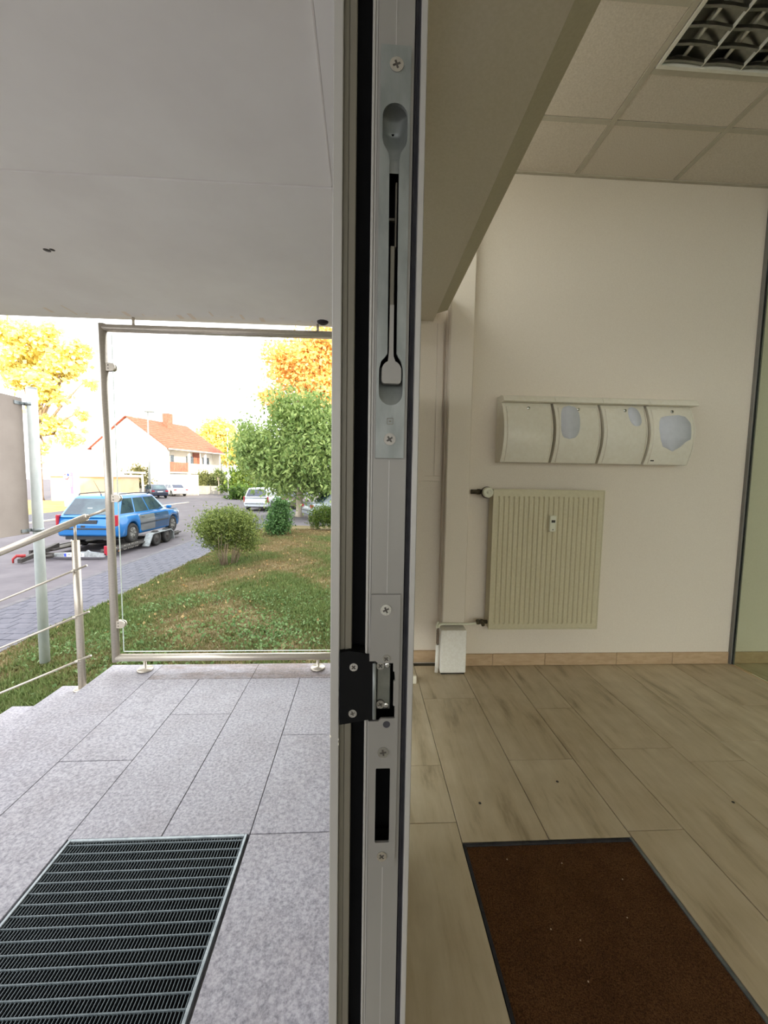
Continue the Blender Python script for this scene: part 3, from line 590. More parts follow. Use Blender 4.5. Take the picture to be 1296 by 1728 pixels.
obj('return_valve', MB().tube((0.778, 2.54, 0.332), (0.845, 2.54, 0.332), 0.013).tube((0.797, 2.54, 0.332), (0.812, 2.54, 0.332), 0.019, n=6).tube((0.805, 2.54, 0.332), (0.805, 2.51, 0.320), 0.012).tube((0.778, 2.54, 0.345), (0.778, 2.54, 0.318), 0.015), 'brass', rd, 'dark return valve')
obj('return_pipe', MB().path([(0.778, 2.54, 0.322), (0.74, 2.54, 0.318), (0.60, 2.525, 0.322), (0.53, 2.515, 0.328), (0.512, 2.512, 0.322), (0.505, 2.51, 0.305)], 0.008), 'meter', rd, 'thin white return pipe')
hm = thing('heat_meter', 'slim pale electronic heat meter fixed to the radiator front', 'heat meter', (1.231, RY - 0.004, 0.952))
mb = MB().box(1.209, 1.252, RY - 0.026, RY - 0.0035, 0.952, 1.058, 0.004); obj('meter_case', mb, 'meter', hm)
obj('meter_display', MB().box(1.219, 1.243, RY - 0.0275, RY - 0.0262, 1.012, 1.028), 'dark_detail', hm, 'small dark display'); obj('meter_button', MB().lathe((1.231, RY - 0.026, 0.966), (0, -1, 0), [(0.004, 0), (0.003, 0.001)], 10), 'dark_detail', hm)
# white pipe casing and pipe at the foot of the pilaster
cs = thing('pipe_casing', 'white textured boxed casing on the floor below the pilaster', 'pipe casing', (0.595, 2.52, 0))
obj('casing_box', MB().box(0.5165, 0.686, 2.47, YB - 0.013, 0.012, 0.300, 0.004), 'white_box', cs); obj('casing_foot', MB().box(0.523, 0.68, 2.48, YB - 0.014, 0.0005, 0.012), 'dark_detail', cs)
pp = thing('heating_pipe', 'thin white upright pipe with a dark thread beside the white casing', 'pipe', (0.502, 2.51, 0))
obj('pipe', MB().tube((0.4985, 2.505, 0.001), (0.5015, 2.505, 0.190), 0.0115, n=16), 'white_box', pp)
mb = MB().tube((0.5015, 2.505, 0.191), (0.503, 2.507, 0.300), 0.0065)
for i in range(9): mb.tube((0.502, 2.506, 0.200 + i * 0.0105), (0.502, 2.506, 0.205 + i * 0.0105), 0.0095)
obj('pipe_thread', mb, 'bark', pp, 'rusty threaded connector')
obj('pipe_bend', MB().path([(0.4975, 2.508, 0.3015), (0.492, 2.507, 0.318), (0.499, 2.509, 0.331), (0.512, 2.532, 0.334)], 0.0075), 'meter', pp)
# small white wedge peeping out behind the door edge
mb = MB().prism([(2.36, 0.001), (2.46, 0.001), (2.46, 0.012), (2.37, 0.050), (2.36, 0.050)], 'x', 0.30, 0.345)
obj('door_stop', mb, 'white_plastic', label='small white door stop on the floor just behind the door edge', cat='door stop')
# mailboxes
MZ0, MZ1 = 1.398, 1.820
def mb_y(z):                     # bulging front, measured from the wall
    t = (z - MZ0) / (MZ1 - MZ0); return 0.092 + 0.052 * math.sin(PI * min(1, t * 1.08 + 0.02)) ** 0.9 - 0.010 * t
def mailbox(x0, x1, label, lock_dx, blot=None, badge=False):
    t = thing('mailbox', label, 'mailbox', ((x0 + x1) / 2, YB - 0.06, MZ0), 'white mailboxes on the back wall')
    zs = [MZ0 + (MZ1 - 0.0455 - MZ0) * i / 14 for i in range(15)]
    poly = [(YB - 0.0005, MZ0)] + [(YB - mb_y(z), z) for z in zs] + [(YB - 0.0005, zs[-1])]
    obj('mailbox_body', MB().prism(poly, 'x', x0, x1), 'white_plastic', t)
    # flap, slightly proud, inside raised side cheeks
    rows = []
    for z in zs[:-1]:
        z2 = max(z, MZ0 + 0.004); rows.append([(x, YB - mb_y(z2) - d, z2) for x, d in ((x0 + 0.024, -0.002), (x0 + 0.025, 0.004), (x0 + 0.030, 0.0055), (x1 - 0.014, 0.0055), (x1 - 0.009, 0.004), (x1 - 0.008, -0.002))])
    obj('mailbox_flap', MB().grid(rows), 'white_plastic', t)
    for xa, xb, dd in ((x0, x0 + 0.020, 0.010), (x1 - 0.006, x1, 0.006)):
        rows = []
        for z in zs: y = YB - mb_y(z); k = math.sin(PI * (z - MZ0) / (zs[-1] - MZ0)) ** 0.5; rows.append([(xa, y + 0.002, z), (xa + 0.001, y - dd * k, z), (xb - 0.001, y - dd * k, z), (xb, y + 0.002, z)])
        obj('side_cheek', MB().grid(rows, sm=False), 'white_plastic', t)
    top = [(YB - 0.0005, MZ1), (YB - 0.088, MZ1), (YB - 0.116, MZ1 - 0.012), (YB - 0.132, MZ1 - 0.034), (YB - 0.1335, MZ1 - 0.043), (YB - 0.127, MZ1 - 0.045), (YB - 0.0005, MZ1 - 0.045)]
    obj('mailbox_lid', MB().prism(top, 'x', x0 - 0.002, x1 + (0.020 if badge else 0.012)), 'white_plastic', t)
    lx = x0 + lock_dx; ly = YB - mb_y(1.738) - 0.0055
    lk = obj('mailbox_lock', MB().lathe((lx, ly, 1.738), (0, -1, 0), [(0.0105, 0), (0.0105, 0.003), (0.008, 0.0045), (0.001, 0.0045)], 18), 'steel', t); obj('key_slot', MB().box(lx - 0.0012, lx + 0.0012, ly - 0.0052, ly - 0.0044, 1.7325, 1.7435), 'dark_detail', lk)
    if blot:
        pts = blot; zc = sum(p[1] for p in pts) / len(pts); xc = sum(p[0] for p in pts) / len(pts)
        zs2 = sorted(set([p[1] for p in pts])); rows = []
        zl, zh = min(p[1] for p in pts), max(p[1] for p in pts)
        for i in range(25):
            z = zl + (zh - zl) * (i + 0.02) / 24.04; xi = []
            for (ax, az), (bx, bz) in zip(pts, pts[1:] + pts[:1]):
                if (az - z) * (bz - z) < 0: xi.append(ax + (bx - ax) * (z - az) / (bz - az))
            if len(xi) < 2: continue
            a, b = min(xi), max(xi); y = YB - mb_y(z) - 0.0065
            rows.append([(a, y + 0.0012, z), (a + 0.0005, y, z), ((a + b) / 2, y, z), (b - 0.0005, y, z), (b, y + 0.0012, z)])
        obj('name_blot', MB().grid(rows), 'blot', t, 'pale grey blot hiding the name label, with uneven edge')  # blotted-out name label, in the outline of the redaction over it
    if badge:
        obj('maker_badge', MB().box(x0 + 0.036, x0 + 0.060, YB - mb_y(1.422) - 0.0072, YB - mb_y(1.422) - 0.004, 1.419, 1.428, 0.001), 'dark_detail', t, 'tiny dark badge')
def blob(cx, cz, rx, rz, seed, n=28, lump=0.1):
    r_ = random.Random(seed); ph = [r_.uniform(0, 6.28) for _ in range(3)]
    return [(cx + rx * math.cos(2 * PI * k / n) * (1 + lump * math.sin(2 * 2 * PI * k / n + ph[0]) * 0.6 + lump * 0.5 * math.sin(3 * 2 * PI * k / n + ph[1])), cz + rz * math.sin(2 * PI * k / n) * (1 + lump * 0.4 * math.sin(3 * 2 * PI * k / n + ph[2]))) for k in range(n)]
def supere(cx, cz, rx, rz, p=0.62, n=36, skew=0.0):
    o = []
    for k in range(n):
        t = 2 * PI * k / n; c, s_ = math.cos(t), math.sin(t)
        z = rz * math.copysign(abs(s_) ** p, s_); o.append((cx + rx * math.copysign(abs(c) ** p, c) + skew * z, cz + z))
    return o
mailbox(0.872, 1.189, 'white mailbox with an unmarked front, first of the row from the pilaster', 0.166)
mailbox(1.206, 1.499, 'white mailbox with a tall grey blot over its name label left of its lock', 0.156, supere(1.302, 1.655, 0.062, 0.108, 0.7, skew=0.05))
mailbox(1.516, 1.807, 'white mailbox with a small oval grey blot over its name label right of its lock', 0.155, supere(1.729, 1.700, 0.040, 0.064, 0.85, skew=-0.12))
mailbox(1.824, 2.124, 'white mailbox with a big grey blot over its name label and a tiny dark badge', 0.161, [(1.981 + (u - 1015) * 0.001117, 1.743 - (v - 233) * 0.001117) for u, v in ((926, 340), (932, 295), (948, 268), (978, 264), (1005, 284), (1035, 282), (1050, 256), (1090, 264), (1118, 302), (1118, 395), (1088, 412), (1062, 440), (1022, 466), (986, 450), (958, 440), (938, 400))], True)
# recessed louvre lamp
lp = thing('ceiling_lamp', 'unlit recessed square louvre lamp in the tiled ceiling', 'ceiling lamp', (1.641, 1.62, ZC - 0.004))
LX0, LX1, LY0, LY1 = 1.336, 1.946, 1.308, 1.932
b = MB(); b.box(LX0, LX0 + 0.017, LY0, LY1, ZC - 0.006, ZC + 0.02, 0.001); b.box(LX1 - 0.017, LX1, LY0, LY1, ZC - 0.006, ZC + 0.02, 0.001); b.box(LX0 + 0.017, LX1 - 0.017, LY0, LY0 + 0.017, ZC - 0.006, ZC + 0.02, 0.001); b.box(LX0 + 0.017, LX1 - 0.017, LY1 - 0.017, LY1, ZC - 0.006, ZC + 0.02, 0.001)
obj('lamp_frame', b, 'lamp_frame', lp)
obj('lamp_housing', MB().box(LX0 + 0.012, LX1 - 0.012, LY0 + 0.012, LY1 - 0.012, ZC + 0.052, ZC + 0.056), 'lamp_in', lp, 'dark grey interior')  # plain dark grey plate above the reflectors
ix = (LX1 - LX0 - 0.034) / 3
for k in range(3):
    a = LX0 + 0.017 + k * ix
    if k: obj('louvre_rail', MB().box(a - 0.0022, a + 0.0022, LY0 + 0.018, LY1 - 0.018, ZC - 0.003, ZC + 0.03), 'lamp_frame', lp)
    rows = []                                            # curved mirror trough behind each column
    for i in range(9):
        t = i / 8; x = a + 0.003 + (ix - 0.006) * t; z = ZC + 0.012 + 0.034 * math.sin(PI * t); rows.append([(x, LY0 + 0.018, z), (x, LY1 - 0.018, z)])
    obj('reflector', MB().grid(rows), 'louver', lp)
    obj('fluorescent_tube', MB().tube((a + ix / 2, LY0 + 0.02, ZC + 0.028), (a + ix / 2, LY1 - 0.02, ZC + 0.028), 0.008), 'lamp_frame', lp)
    nb = 9
    for i in range(nb):
        y = LY0 + 0.03 + (LY1 - LY0 - 0.06) * i / (nb - 1)
        obj('louvre_blade', MB().prism([(a + 0.003, ZC - 0.001), (a + ix * 0.32, ZC + 0.005), (a + ix * 0.68, ZC + 0.005), (a + ix - 0.003, ZC - 0.001), (a + ix - 0.003, ZC + 0.012), (a + ix * 0.6, ZC + 0.02), (a + ix * 0.4, ZC + 0.02), (a + 0.003, ZC + 0.012)], 'y', y - 0.006, y + 0.006), 'louver', lp)
# ------------------------------------------------------------------ terrace things
gr = thing('grate', 'galvanised bar grating sunk into the granite terrace', 'grate', ((GX0 + GX1) / 2, 0.82, -0.02))
b = MB(); e = 0.009
b.box(GX0, GX0 + e, GY0, GY1, -0.02, 0.002, 0.001); b.box(GX1 - e, GX1, GY0, GY1, -0.02, 0.002, 0.001); b.box(GX0 + e, GX1 - e, GY1 - e, GY1, -0.02, 0.002, 0.001); b.box(GX0 + e, GX1 - e, GY0, GY0 + e, -0.02, 0.002, 0.001)
obj('grate_frame', b, 'galv', gr)
obj('pit_floor', MB().box(GX0, GX1, GY0, GY1, -0.0204, -0.0200), 'pit', gr, 'near-black pit floor with the shade between the bars painted in')
nb = 62; bar = None
for i in range(nb):
    x = GX0 + e + (GX1 - GX0 - 2 * e) * (i + 0.5) / nb
    if bar is None: bar = obj('bearing_bar', MB().box(x - 0.0009, x + 0.0009, GY0 + e, GY1 - e, -0.0085, -0.0030), 'grate_steel', gr); bx = x
    else: share('bearing_bar', bar, (x, ORG[bar].y, ORG[bar].z), gr)
bar = None; y = GY1 - e - 0.012
while y > GY0 + e:
    if bar is None: bar = obj('cross_bar', MB().box(GX0 + e, GX1 - e, y - 0.0016, y + 0.0016, -0.0060, -0.0012), 'grate_steel', gr)
    else: share('cross_bar', bar, (ORG[bar].x, y, ORG[bar].z), gr)
    y -= 0.0318
# glass screen at the far end of the terrace
SY = 2.575
gs = thing('glass_screen', 'stainless framed glass windscreen at the far edge of the terrace', 'glass screen', (-0.86, SY, 0))
SX0, SX1, SZ0, SZ1 = -1.601, -0.112, 0.086, 2.168; R0 = 0.0235
obj('frame_post', MB().tube((SX0, SY, SZ0 - R0), (SX0, SY, SZ1 + R0), R0, n=20), 'inox', gs); obj('frame_post', MB().tube((SX1, SY, SZ0 - R0), (SX1, SY, SZ1 + R0), R0, n=20), 'inox', gs)
obj('top_rail', MB().tube((SX0 + 0.005, SY, SZ1), (SX1 - 0.005, SY, SZ1 + 0.004), R0, n=20), 'inox', gs); obj('bottom_rail', MB().tube((SX0 + 0.005, SY, SZ0), (SX1 - 0.005, SY, SZ0), R0, n=20), 'inox', gs)
g = obj('glass_pane', MB().box(-1.548, -0.165, SY - 0.004, SY + 0.004, 0.128, 2.128), 'glass', gs)
b = MB().box(-1.5505, -1.5482, SY - 0.004, SY + 0.004, 0.128, 2.128).box(-1.548, -0.165, SY - 0.004, SY + 0.004, 0.1258, 0.1278)
obj('glass_edge', b, 'glass_edge', gs, 'pale polished glass edge')
for z in (1.935, 1.128, 0.312):
    for x, sgn in ((SX0 + R0 - 0.006, 1), (SX1 - R0 + 0.006, -1)):
        pr = [(x, z - 0.024), (x + sgn * 0.030, z - 0.024)] + [(x + sgn * (0.030 + 0.024 * math.sin(PI * i / 8)), z - 0.024 * math.cos(PI * i / 8)) for i in range(1, 8)] + [(x + sgn * 0.030, z + 0.024), (x, z + 0.024)]
        c = obj('glass_clip', MB().prism(pr, 'y', SY - 0.0145, SY - 0.0045).prism(pr, 'y', SY + 0.0045, SY + 0.0145), 'inox', gs)
        obj('clip_screw', MB().lathe((x + sgn * 0.013, SY - 0.0145, z + 0.010), (0, -1, 0), [(0.0042, 0), (0.003, 0.0015)], 10).lathe((x + sgn * 0.013, SY - 0.0145, z - 0.010), (0, -1, 0), [(0.0042, 0), (0.003, 0.0015)], 10), 'screw_dark', c)
for x in (-1.418, -0.292):
    ft = obj('floor_foot', MB().lathe((x, SY, 0.0015), (0, 0, 1), [(0.048, 0), (0.048, 0.008), (0.044, 0.012), (0.012, 0.013), (0.010, 0.016), (0.010, 0.066)], 24), 'inox', gs)
for x in (-1.418, -0.298): obj('ceiling_pin', MB().tube((x, SY, SZ1 + 0.02), (x, SY, 2.2345), 0.0085, n=12), 'inox', gs)
# stair railing
RYR = 2.60
rl = thing('stair_railing', 'brushed steel stair railing sloping down to the left', 'railing', (-1.85, RYR, -0.138))
slope = 0.428
def post(x, zb, zt):
    p = obj('railing_post', MB().tube((x, RYR, zb + 0.010), (x, RYR, zt), 0.0225, n=20), 'inox', rl)
    obj('base_flange', MB().lathe((x, RYR, zb + 0.0005), (0, 0, 1), [(0.05, 0), (0.05, 0.007), (0.045, 0.011), (0.024, 0.012)], 24), 'inox', p)
    obj('top_pin', MB().tube((x, RYR, zt), (x, RYR, zt + 0.105), 0.008), 'inox', p)
post(-1.838, -0.138, 0.852); post(-2.80, -0.552, 0.852 - slope * 0.962)
def hz(x, z0): return z0 + (x + 1.745) * slope
obj('handrail', MB().tube((-1.765, RYR - 0.002, hz(-1.765, 1.012)), (-3.05, RYR - 0.002, hz(-3.05, 1.012)), 0.0225, n=20).tube((-1.765, RYR - 0.002, hz(-1.765, 1.012)), (-1.748, RYR - 0.002, hz(-1.748, 1.012)), 0.019, 0.012, n=20), 'inox', rl)
obj('connector_rod', MB().tube((-1.75, RYR - 0.002, hz(-1.75, 1.012)), (-1.618, SY + 0.005, hz(-1.63, 1.012) - 0.002), 0.0085), 'inox', rl)
for z in (0.702, 0.400, 0.108):
    o = obj('cross_rod', MB().tube((-1.752, RYR - 0.032, hz(-1.752, z)), (-3.05, RYR - 0.032, hz(-3.05, z)), 0.0065), 'inox', rl)
    obj('rod_holder', MB().tube((-1.838, RYR - 0.020, hz(-1.838, z)), (-1.838, RYR - 0.039, hz(-1.838, z)), 0.0085).tube((-1.852, RYR - 0.032, hz(-1.852, z)), (-1.826, RYR - 0.032, hz(-1.826, z)), 0.0095), 'inox', o)
# ------------------------------------------------------------------ ground outside
RZ = -1.03
def gz(x, y):
    zy = np.interp(y, [2.6, 5, 9, 14, 18], [-0.55, -0.62, -0.74, -0.83, -0.86])
    s_ = np.clip((-x - 2.0) / 2.3, 0, 1); s_ = s_ * s_ * (3 - 2 * s_)
    return zy + (-0.87 - zy) * s_ + 0.012 * np.sin(x * 3.1 + y * 1.7) + 0.010 * np.sin(x * 1.3 - y * 4.3)
def lawn_grid(mb, x0, x1, nx, y0, y1, ny):
    mb.grid([[(x, y, float(gz(x, y))) for x in np.linspace(x0, x1, nx)] for y in np.linspace(y0, y1, ny)])
mb = MB(); lawn_grid(mb, -4.33, 6, 60, 2.66, 18, 80); lawn_grid(mb, -4.33, -2.99, 10, -6, 2.66, 30)
obj('lawn', mb, 'soil', label='sloping front lawn between the terrace and the pavement', cat='lawn', kind='structure', recalc=False)
obj('road', MB().box(-15.5, -5.86, -30, 140, RZ - 0.2, RZ), 'asphalt', label='grey asphalt street running past the building', cat='road', kind='structure')
obj('ground', MB().box(-160, 120, -60, 260, RZ - 0.4, RZ - 0.012), 'asphalt', label='level ground of the neighbourhood beyond the street', cat='ground', kind='structure')
obj('footpath', MB().box(-4.33, 8, 18.0, 24.5, -1.02, -0.875), 'asphalt', label='paved path and parking edge behind the lawn shrubs', cat='path', kind='structure')
vg = MB(); vg.grid([[(x, y, RZ + 0.06 + 0.02 * math.sin(x * 2 + y)) for x in np.linspace(-32, -18.6, 14)] for y in np.linspace(14, 36, 20)]); obj('verge', vg, 'verge', label='dry yellow verge on the far side of the street', cat='verge', kind='structure', recalc=False)
obj('far_footpath', MB().box(-18.6, -15.66, -10, 36, RZ - 0.1, RZ + 0.065), 'paver', label='pale footpath across the street', cat='path', kind='structure')
kb = thing('kerb', 'pale granite kerb between the pavement and the street', 'kerb', (-5.79, 10, RZ), kind='structure')
k0 = None
for i in range(26):
    y = -1 + i * 1.0
    if k0 is None: k0 = obj('kerb_stone', MB().box(-5.86, -5.725, y + 0.004, y + 0.996, RZ - 0.1, -0.868, 0.012), 'kerbstone', kb)
    else: share('kerb_stone', k0, (ORG[k0].x, y + 0.5, ORG[k0].z), kb)
fk = thing('far_kerb', 'kerb along the far side of the street', 'kerb', (-15.6, 20, RZ), kind='structure')
k0 = None
for i in range(20):
    y = 6 + i * 1.5
    if k0 is None: k0 = obj('kerb_stone', MB().box(-15.66, -15.5, y + 0.004, y + 1.496, RZ - 0.1, RZ + 0.075, 0.012), 'added_paving', fk)
    else: share('kerb_stone', k0, (ORG[k0].x, y + 0.75, ORG[k0].z), fk)
pv = obj('pavement', MB().box(-5.724, -4.335, -8, 40, -1.1, -0.893), 'grout_out', label='pavement of grey concrete pavers along the lawn', cat='pavement', kind='structure')
edge = None
for i in range(24):
    y = -1 + i * 1.0
    if edge is None: edge = obj('edging_stone', MB().box(-4.405, -4.336, y + 0.003, y + 0.997, -0.9, -0.862, 0.006), 'kerbstone', pv)
    else: share('edging_stone', edge, (ORG[edge].x, y + 0.5, ORG[edge].z), pv)
p0 = None; cnt = 0; far = MB(); wp, lp_ = 0.262, 0.20
rr = random.Random(11); y = 3.2; row = 0
while y < 30:
    off = (row % 2) * wp / 2
    for k in range(-1, 6):
        xa = max(-5.722, -5.722 + k * wp + off); xb = min(-4.408, -5.722 + (k + 1) * wp + off)
        if xb - xa < 0.05: continue
        if y < 13.0 and cnt < 280:
            full = abs(xb - xa - wp) < 1e-6
            if full and p0 is not None: o = share('paving_stone', p0, ((xa + xb) / 2, y + lp_ / 2, ORG[p0].z + rr.uniform(-0.002, 0.002)), pv)
            else:
                o = obj('paving_stone', MB().box(xa + 0.004, xb - 0.004, y + 0.004, y + lp_ - 0.004, -0.893, -0.868, 0.004), 'paver', pv)
                if full: p0 = o
            cnt += 1
        else: far.box(xa + 0.004, xb - 0.004, y + 0.004, y + lp_ - 0.004, -0.893, -0.868)
    y += lp_; row += 1
obj('paving', far, 'paver', pv, kind='stuff')
# ------------------------------------------------------------------ leaves and grass
RNG = np.random.default_rng(4)
def leaf_mesh(name, P, size, ca, cb, droop=0.0, aspect=0.5, jitter=0.4, up=0.0):
    n = len(P)
    d = RNG.normal(size=(n, 3)); d[:, 2] = d[:, 2] * (1 - 0.5 * abs(droop)) - droop * 1.6 + up * 1.6; d /= np.linalg.norm(d, axis=1)[:, None]
    r = RNG.normal(size=(n, 3)); s_ = np.cross(d, r); s_ /= np.linalg.norm(s_, axis=1)[:, None]; nn = np.cross(d, s_)
    L = size * (1 + jitter * RNG.uniform(-1, 1, n))[:, None]
    V = np.empty((n, 4, 3)); V[:, 0] = P; V[:, 1] = P + d * L * 0.5 + s_ * L * aspect * 0.5 - nn * L * 0.08; V[:, 2] = P + d * L; V[:, 3] = P + d * L * 0.5 - s_ * L * aspect * 0.5 - nn * L * 0.08
    me = bpy.data.meshes.new(name); me.vertices.add(n * 4); me.vertices.foreach_set('co', V.ravel())
    me.loops.add(n * 4); me.loops.foreach_set('vertex_index', np.arange(n * 4)); me.polygons.add(n)
    me.polygons.foreach_set('loop_start', np.arange(n) * 4); me.polygons.foreach_set('loop_total', np.full(n, 4)); me.update()
    t = RNG.uniform(0, 1, n)[:, None]; ca, cb = np.array(ca[:3]), np.array(cb[:3]); c = ca * (1 - t) + cb * t
    c = c * RNG.uniform(0.85, 1.12, n)[:, None]
    at = me.attributes.new('Col', 'FLOAT_COLOR', 'POINT'); at.data.foreach_set('color', np.repeat(np.concatenate([c, np.ones((n, 1))], 1), 4, axis=0).ravel().astype(np.float32))
    me.materials.append(M['leaf']); return me
def crown(blobs, n, sub=26, tight=0.30):
    """lumpy foliage positions inside a set of ellipsoids (cx,cy,cz,rx,ry,rz)"""
    out = []; vol = [b[3] * b[4] * b[5] for b in blobs]
    for b, v in zip(blobs, vol):
        m = max(30, int(n * v / sum(vol))); k = max(4, int(sub * (v / max(vol)) ** 0.6))
        u = RNG.normal(size=(k, 3)); u /= np.linalg.norm(u, axis=1)[:, None]; u *= (RNG.uniform(0.25, 1, k) ** 0.5)[:, None] * 0.82
        p = u[RNG.integers(0, k, m)] + RNG.normal(size=(m, 3)) * tight
        out.append(np.array(b[:3]) + p * np.array(b[3:6]))
    return np.concatenate(out)
def put_mesh(name, me, parent, kind=None, label=None):
    o = bpy.data.objects.new(name, me); COL.objects.link(o); o.parent = parent; o.location = (0, 0, 0); ORG[o] = ORG[parent].copy()
    return tag(o, label, kind=kind)
def tree(name, label, cat, base, trunk, blobs, n, size, ca, cb, bark='bark', droop=0.3, aspect=0.5, sub=26, tight=0.3, group=None, up=0.0, branches=5):
    """base: foot point; trunk: (radius, height); blobs relative to the foot"""
    t = thing(name, label, cat, base, group)
    mb = MB(); r, h = trunk; bx, by, bz = base
    if h > 0:
        mb.path([(bx, by, bz), (bx + r * 0.15, by, bz + h * 0.06), (bx + r * 0.3, by, bz + h * 0.5), (bx + r * 0.2, by, bz + h)], [r * 1.35, r, r * 0.9, r * 0.7], 12)
        rr = random.Random(int(abs(bx * 100)))
        for k in range(branches):
            b = blobs[k % len(blobs)]; e = (bx + b[0] + rr.uniform(-.4, .4) * b[3], by + b[1] + rr.uniform(-.4, .4) * b[4], bz + b[2] + rr.uniform(-.2, .4) * b[5]); s0 = (bx + r * 0.2, by, bz + h * rr.uniform(0.8, 0.98))
            mid = tuple((s0[i] * 0.5 + e[i] * 0.5) + (0.1 * h if i == 2 else 0) * 0.3 for i in range(3))
            mb.path([s0, mid, e], [r * 0.5, r * 0.32, r * 0.12], 8)
        obj('trunk', mb, bark, t)
    P = crown(blobs, n, sub, tight)
    put_mesh('foliage', leaf_mesh('foliage', P, size, ca, cb, droop, aspect, up=up), t, kind='stuff')
    return t
G = lambda *c: srgb(*c)
tree('deciduous_tree', 'leafy green tree with drooping leaves beside the silver van', 'tree', (-3.62, 22.3, -0.87), (0.19, 2.6),
     [(-0.1, 0, 3.9, 2.7, 2.6, 2.7), (-1.7, 0, 3.3, 1.8, 1.8, 1.35), (1.6, 0, 2.8, 2.0, 2.0, 1.9), (0.2, 0.2, 5.6, 1.7, 1.7, 1.6), (-2.3, 0, 4.2, 1.2, 1.4, 1.4), (2.0, 0.3, 4.8, 1.6, 1.6, 1.7)],
     26000, 0.26, G(112, 140, 76), G(176, 194, 118), 'bark_pale', droop=0.6, aspect=0.42, sub=44, tight=0.25)
tree('autumn_tree', 'tall orange autumn tree rising behind the green tree', 'tree', (-6.4, 42, RZ), (0.35, 8),
     [(0.6, 0, 13.2, 3.6, 3.4, 3.0), (-1.8, 0, 14.0, 2.4, 2.4, 2.2), (-2.2, 0, 10.4, 2.0, 2.0, 1.8), (2.6, 0, 15.8, 3.0, 3.0, 2.6), (2.5, 0, 11.0, 3, 3, 3)],
     12000, 0.42, G(236, 178, 120), G(254, 234, 146), droop=0.2, aspect=0.7, sub=24, tight=0.24)
tree('round_tree', 'round golden yellow tree behind the balcony house', 'tree', (-28.6, 80, RZ), (0.5, 6),
     [(0.3, 0, 9.6, 4.0, 4.0, 3.5), (3.0, 0, 7.2, 2.7, 2.9, 2.7), (-1.7, 0, 7.7, 2.5, 2.7, 2.2)], 8000, 0.6, G(234, 214, 120), G(254, 242, 160), droop=0.1, aspect=0.8, sub=30, tight=0.22)
def at_px(px, py, y):      # a real point at depth y, from its bearing
    d = M_R.transposed() @ Vector(((px - 648) / 665.0, (864 - py) / 665.0, 1.0)); k = y / d.y
    return Vector((d.x * k, y, 1.27 + d.z * k))
_c = SC.camera.matrix_world.to_3x3(); M_R = Matrix((_c.col[0], _c.col[1], -_c.col[2]))
base = Vector((-28.9, 36.7, RZ)); bl = []
for px, py, r in ((24, 606, 34), (70, 572, 30), (110, 612, 30), (132, 585, 18), (90, 655, 30), (40, 640, 26), (150, 648, 12), (128, 698, 15), (88, 722, 22), (125, 742, 16), (142, 735, 11), (72, 755, 12), (68, 785, 10), (20, 560, 26), (58, 690, 16)):
    c = at_px(px, py, 36.7) - base; q = r * 36.7 / 665; bl.append((c.x, c.y, c.z, q, q * 1.2, q * 0.85))
tree('yellow_tree', 'tall sunlit yellow tree behind the sign across the street', 'tree', tuple(base), (0.30, 6.5), bl, 6500, 0.42, G(236, 218, 128), G(255, 246, 178), droop=0.1, aspect=0.8, sub=18, tight=0.2, branches=12)
# low dark evergreens and bushes at the bend of the street
for i, (px, py, y, r, hgt, ca, cb, lab) in enumerate(((400, 800, 52, 1.3, 3.2, G(66, 92, 40), G(112, 134, 58), 'dark bushy evergreen at the end of the clipped hedge'), (421, 780, 47, 1.9, 6.2, G(76, 104, 40), G(128, 146, 58), 'tall olive green tree left of the drooping tree'),
        (409, 825, 43, 1.0, 1.5, G(60, 90, 40), G(104, 130, 56), 'low green shrub by the street bend'), (469, 812, 36, 2.0, 2.5, G(58, 84, 36), G(100, 124, 52), 'dark green thicket behind the parked cars'), (552, 828, 41, 1.9, 2.4, G(128, 140, 58), G(176, 180, 86), 'pale yellow green shrub behind the grey car'))):
    c = at_px(px, 840, y)
    tree('evergreen', lab, 'bush', (c.x, y, RZ), (0.15, hgt * 0.4), [(0, 0, hgt * 0.55, r, r, hgt * 0.55), (r * 0.4, 0, hgt * 0.3, r, r * 0.8, hgt * 0.32), (-r * 0.4, 0, hgt * 0.3, r, r * 0.8, hgt * 0.32)], 3200, 0.34, ca, cb, droop=0.2, aspect=0.6, sub=16, tight=0.26)
tree('garage_bush', 'brownish green bush above the low grey wall left of the lamp post', 'bush', (-25.6, 45.6, RZ), (0.1, 1.0), [(0, 0, 1.9, 1.7, 1.2, 1.2), (-1.2, 0, 1.3, 1.0, 1, 0.8), (0.3, 0, 2.7, 0.9, 0.8, 0.8)], 2600, 0.3, G(92, 96, 56), G(150, 140, 92), droop=0.0, aspect=0.5)
tree('sapling', 'thin young street tree with a white painted trunk foot', 'tree', (-19.3, 53.8, RZ), (0.09, 1.8), [(0, 0, 2.6, 0.8, 0.8, 0.9)], 500, 0.24, G(90, 110, 60), G(140, 150, 90), bark='bark_pale')
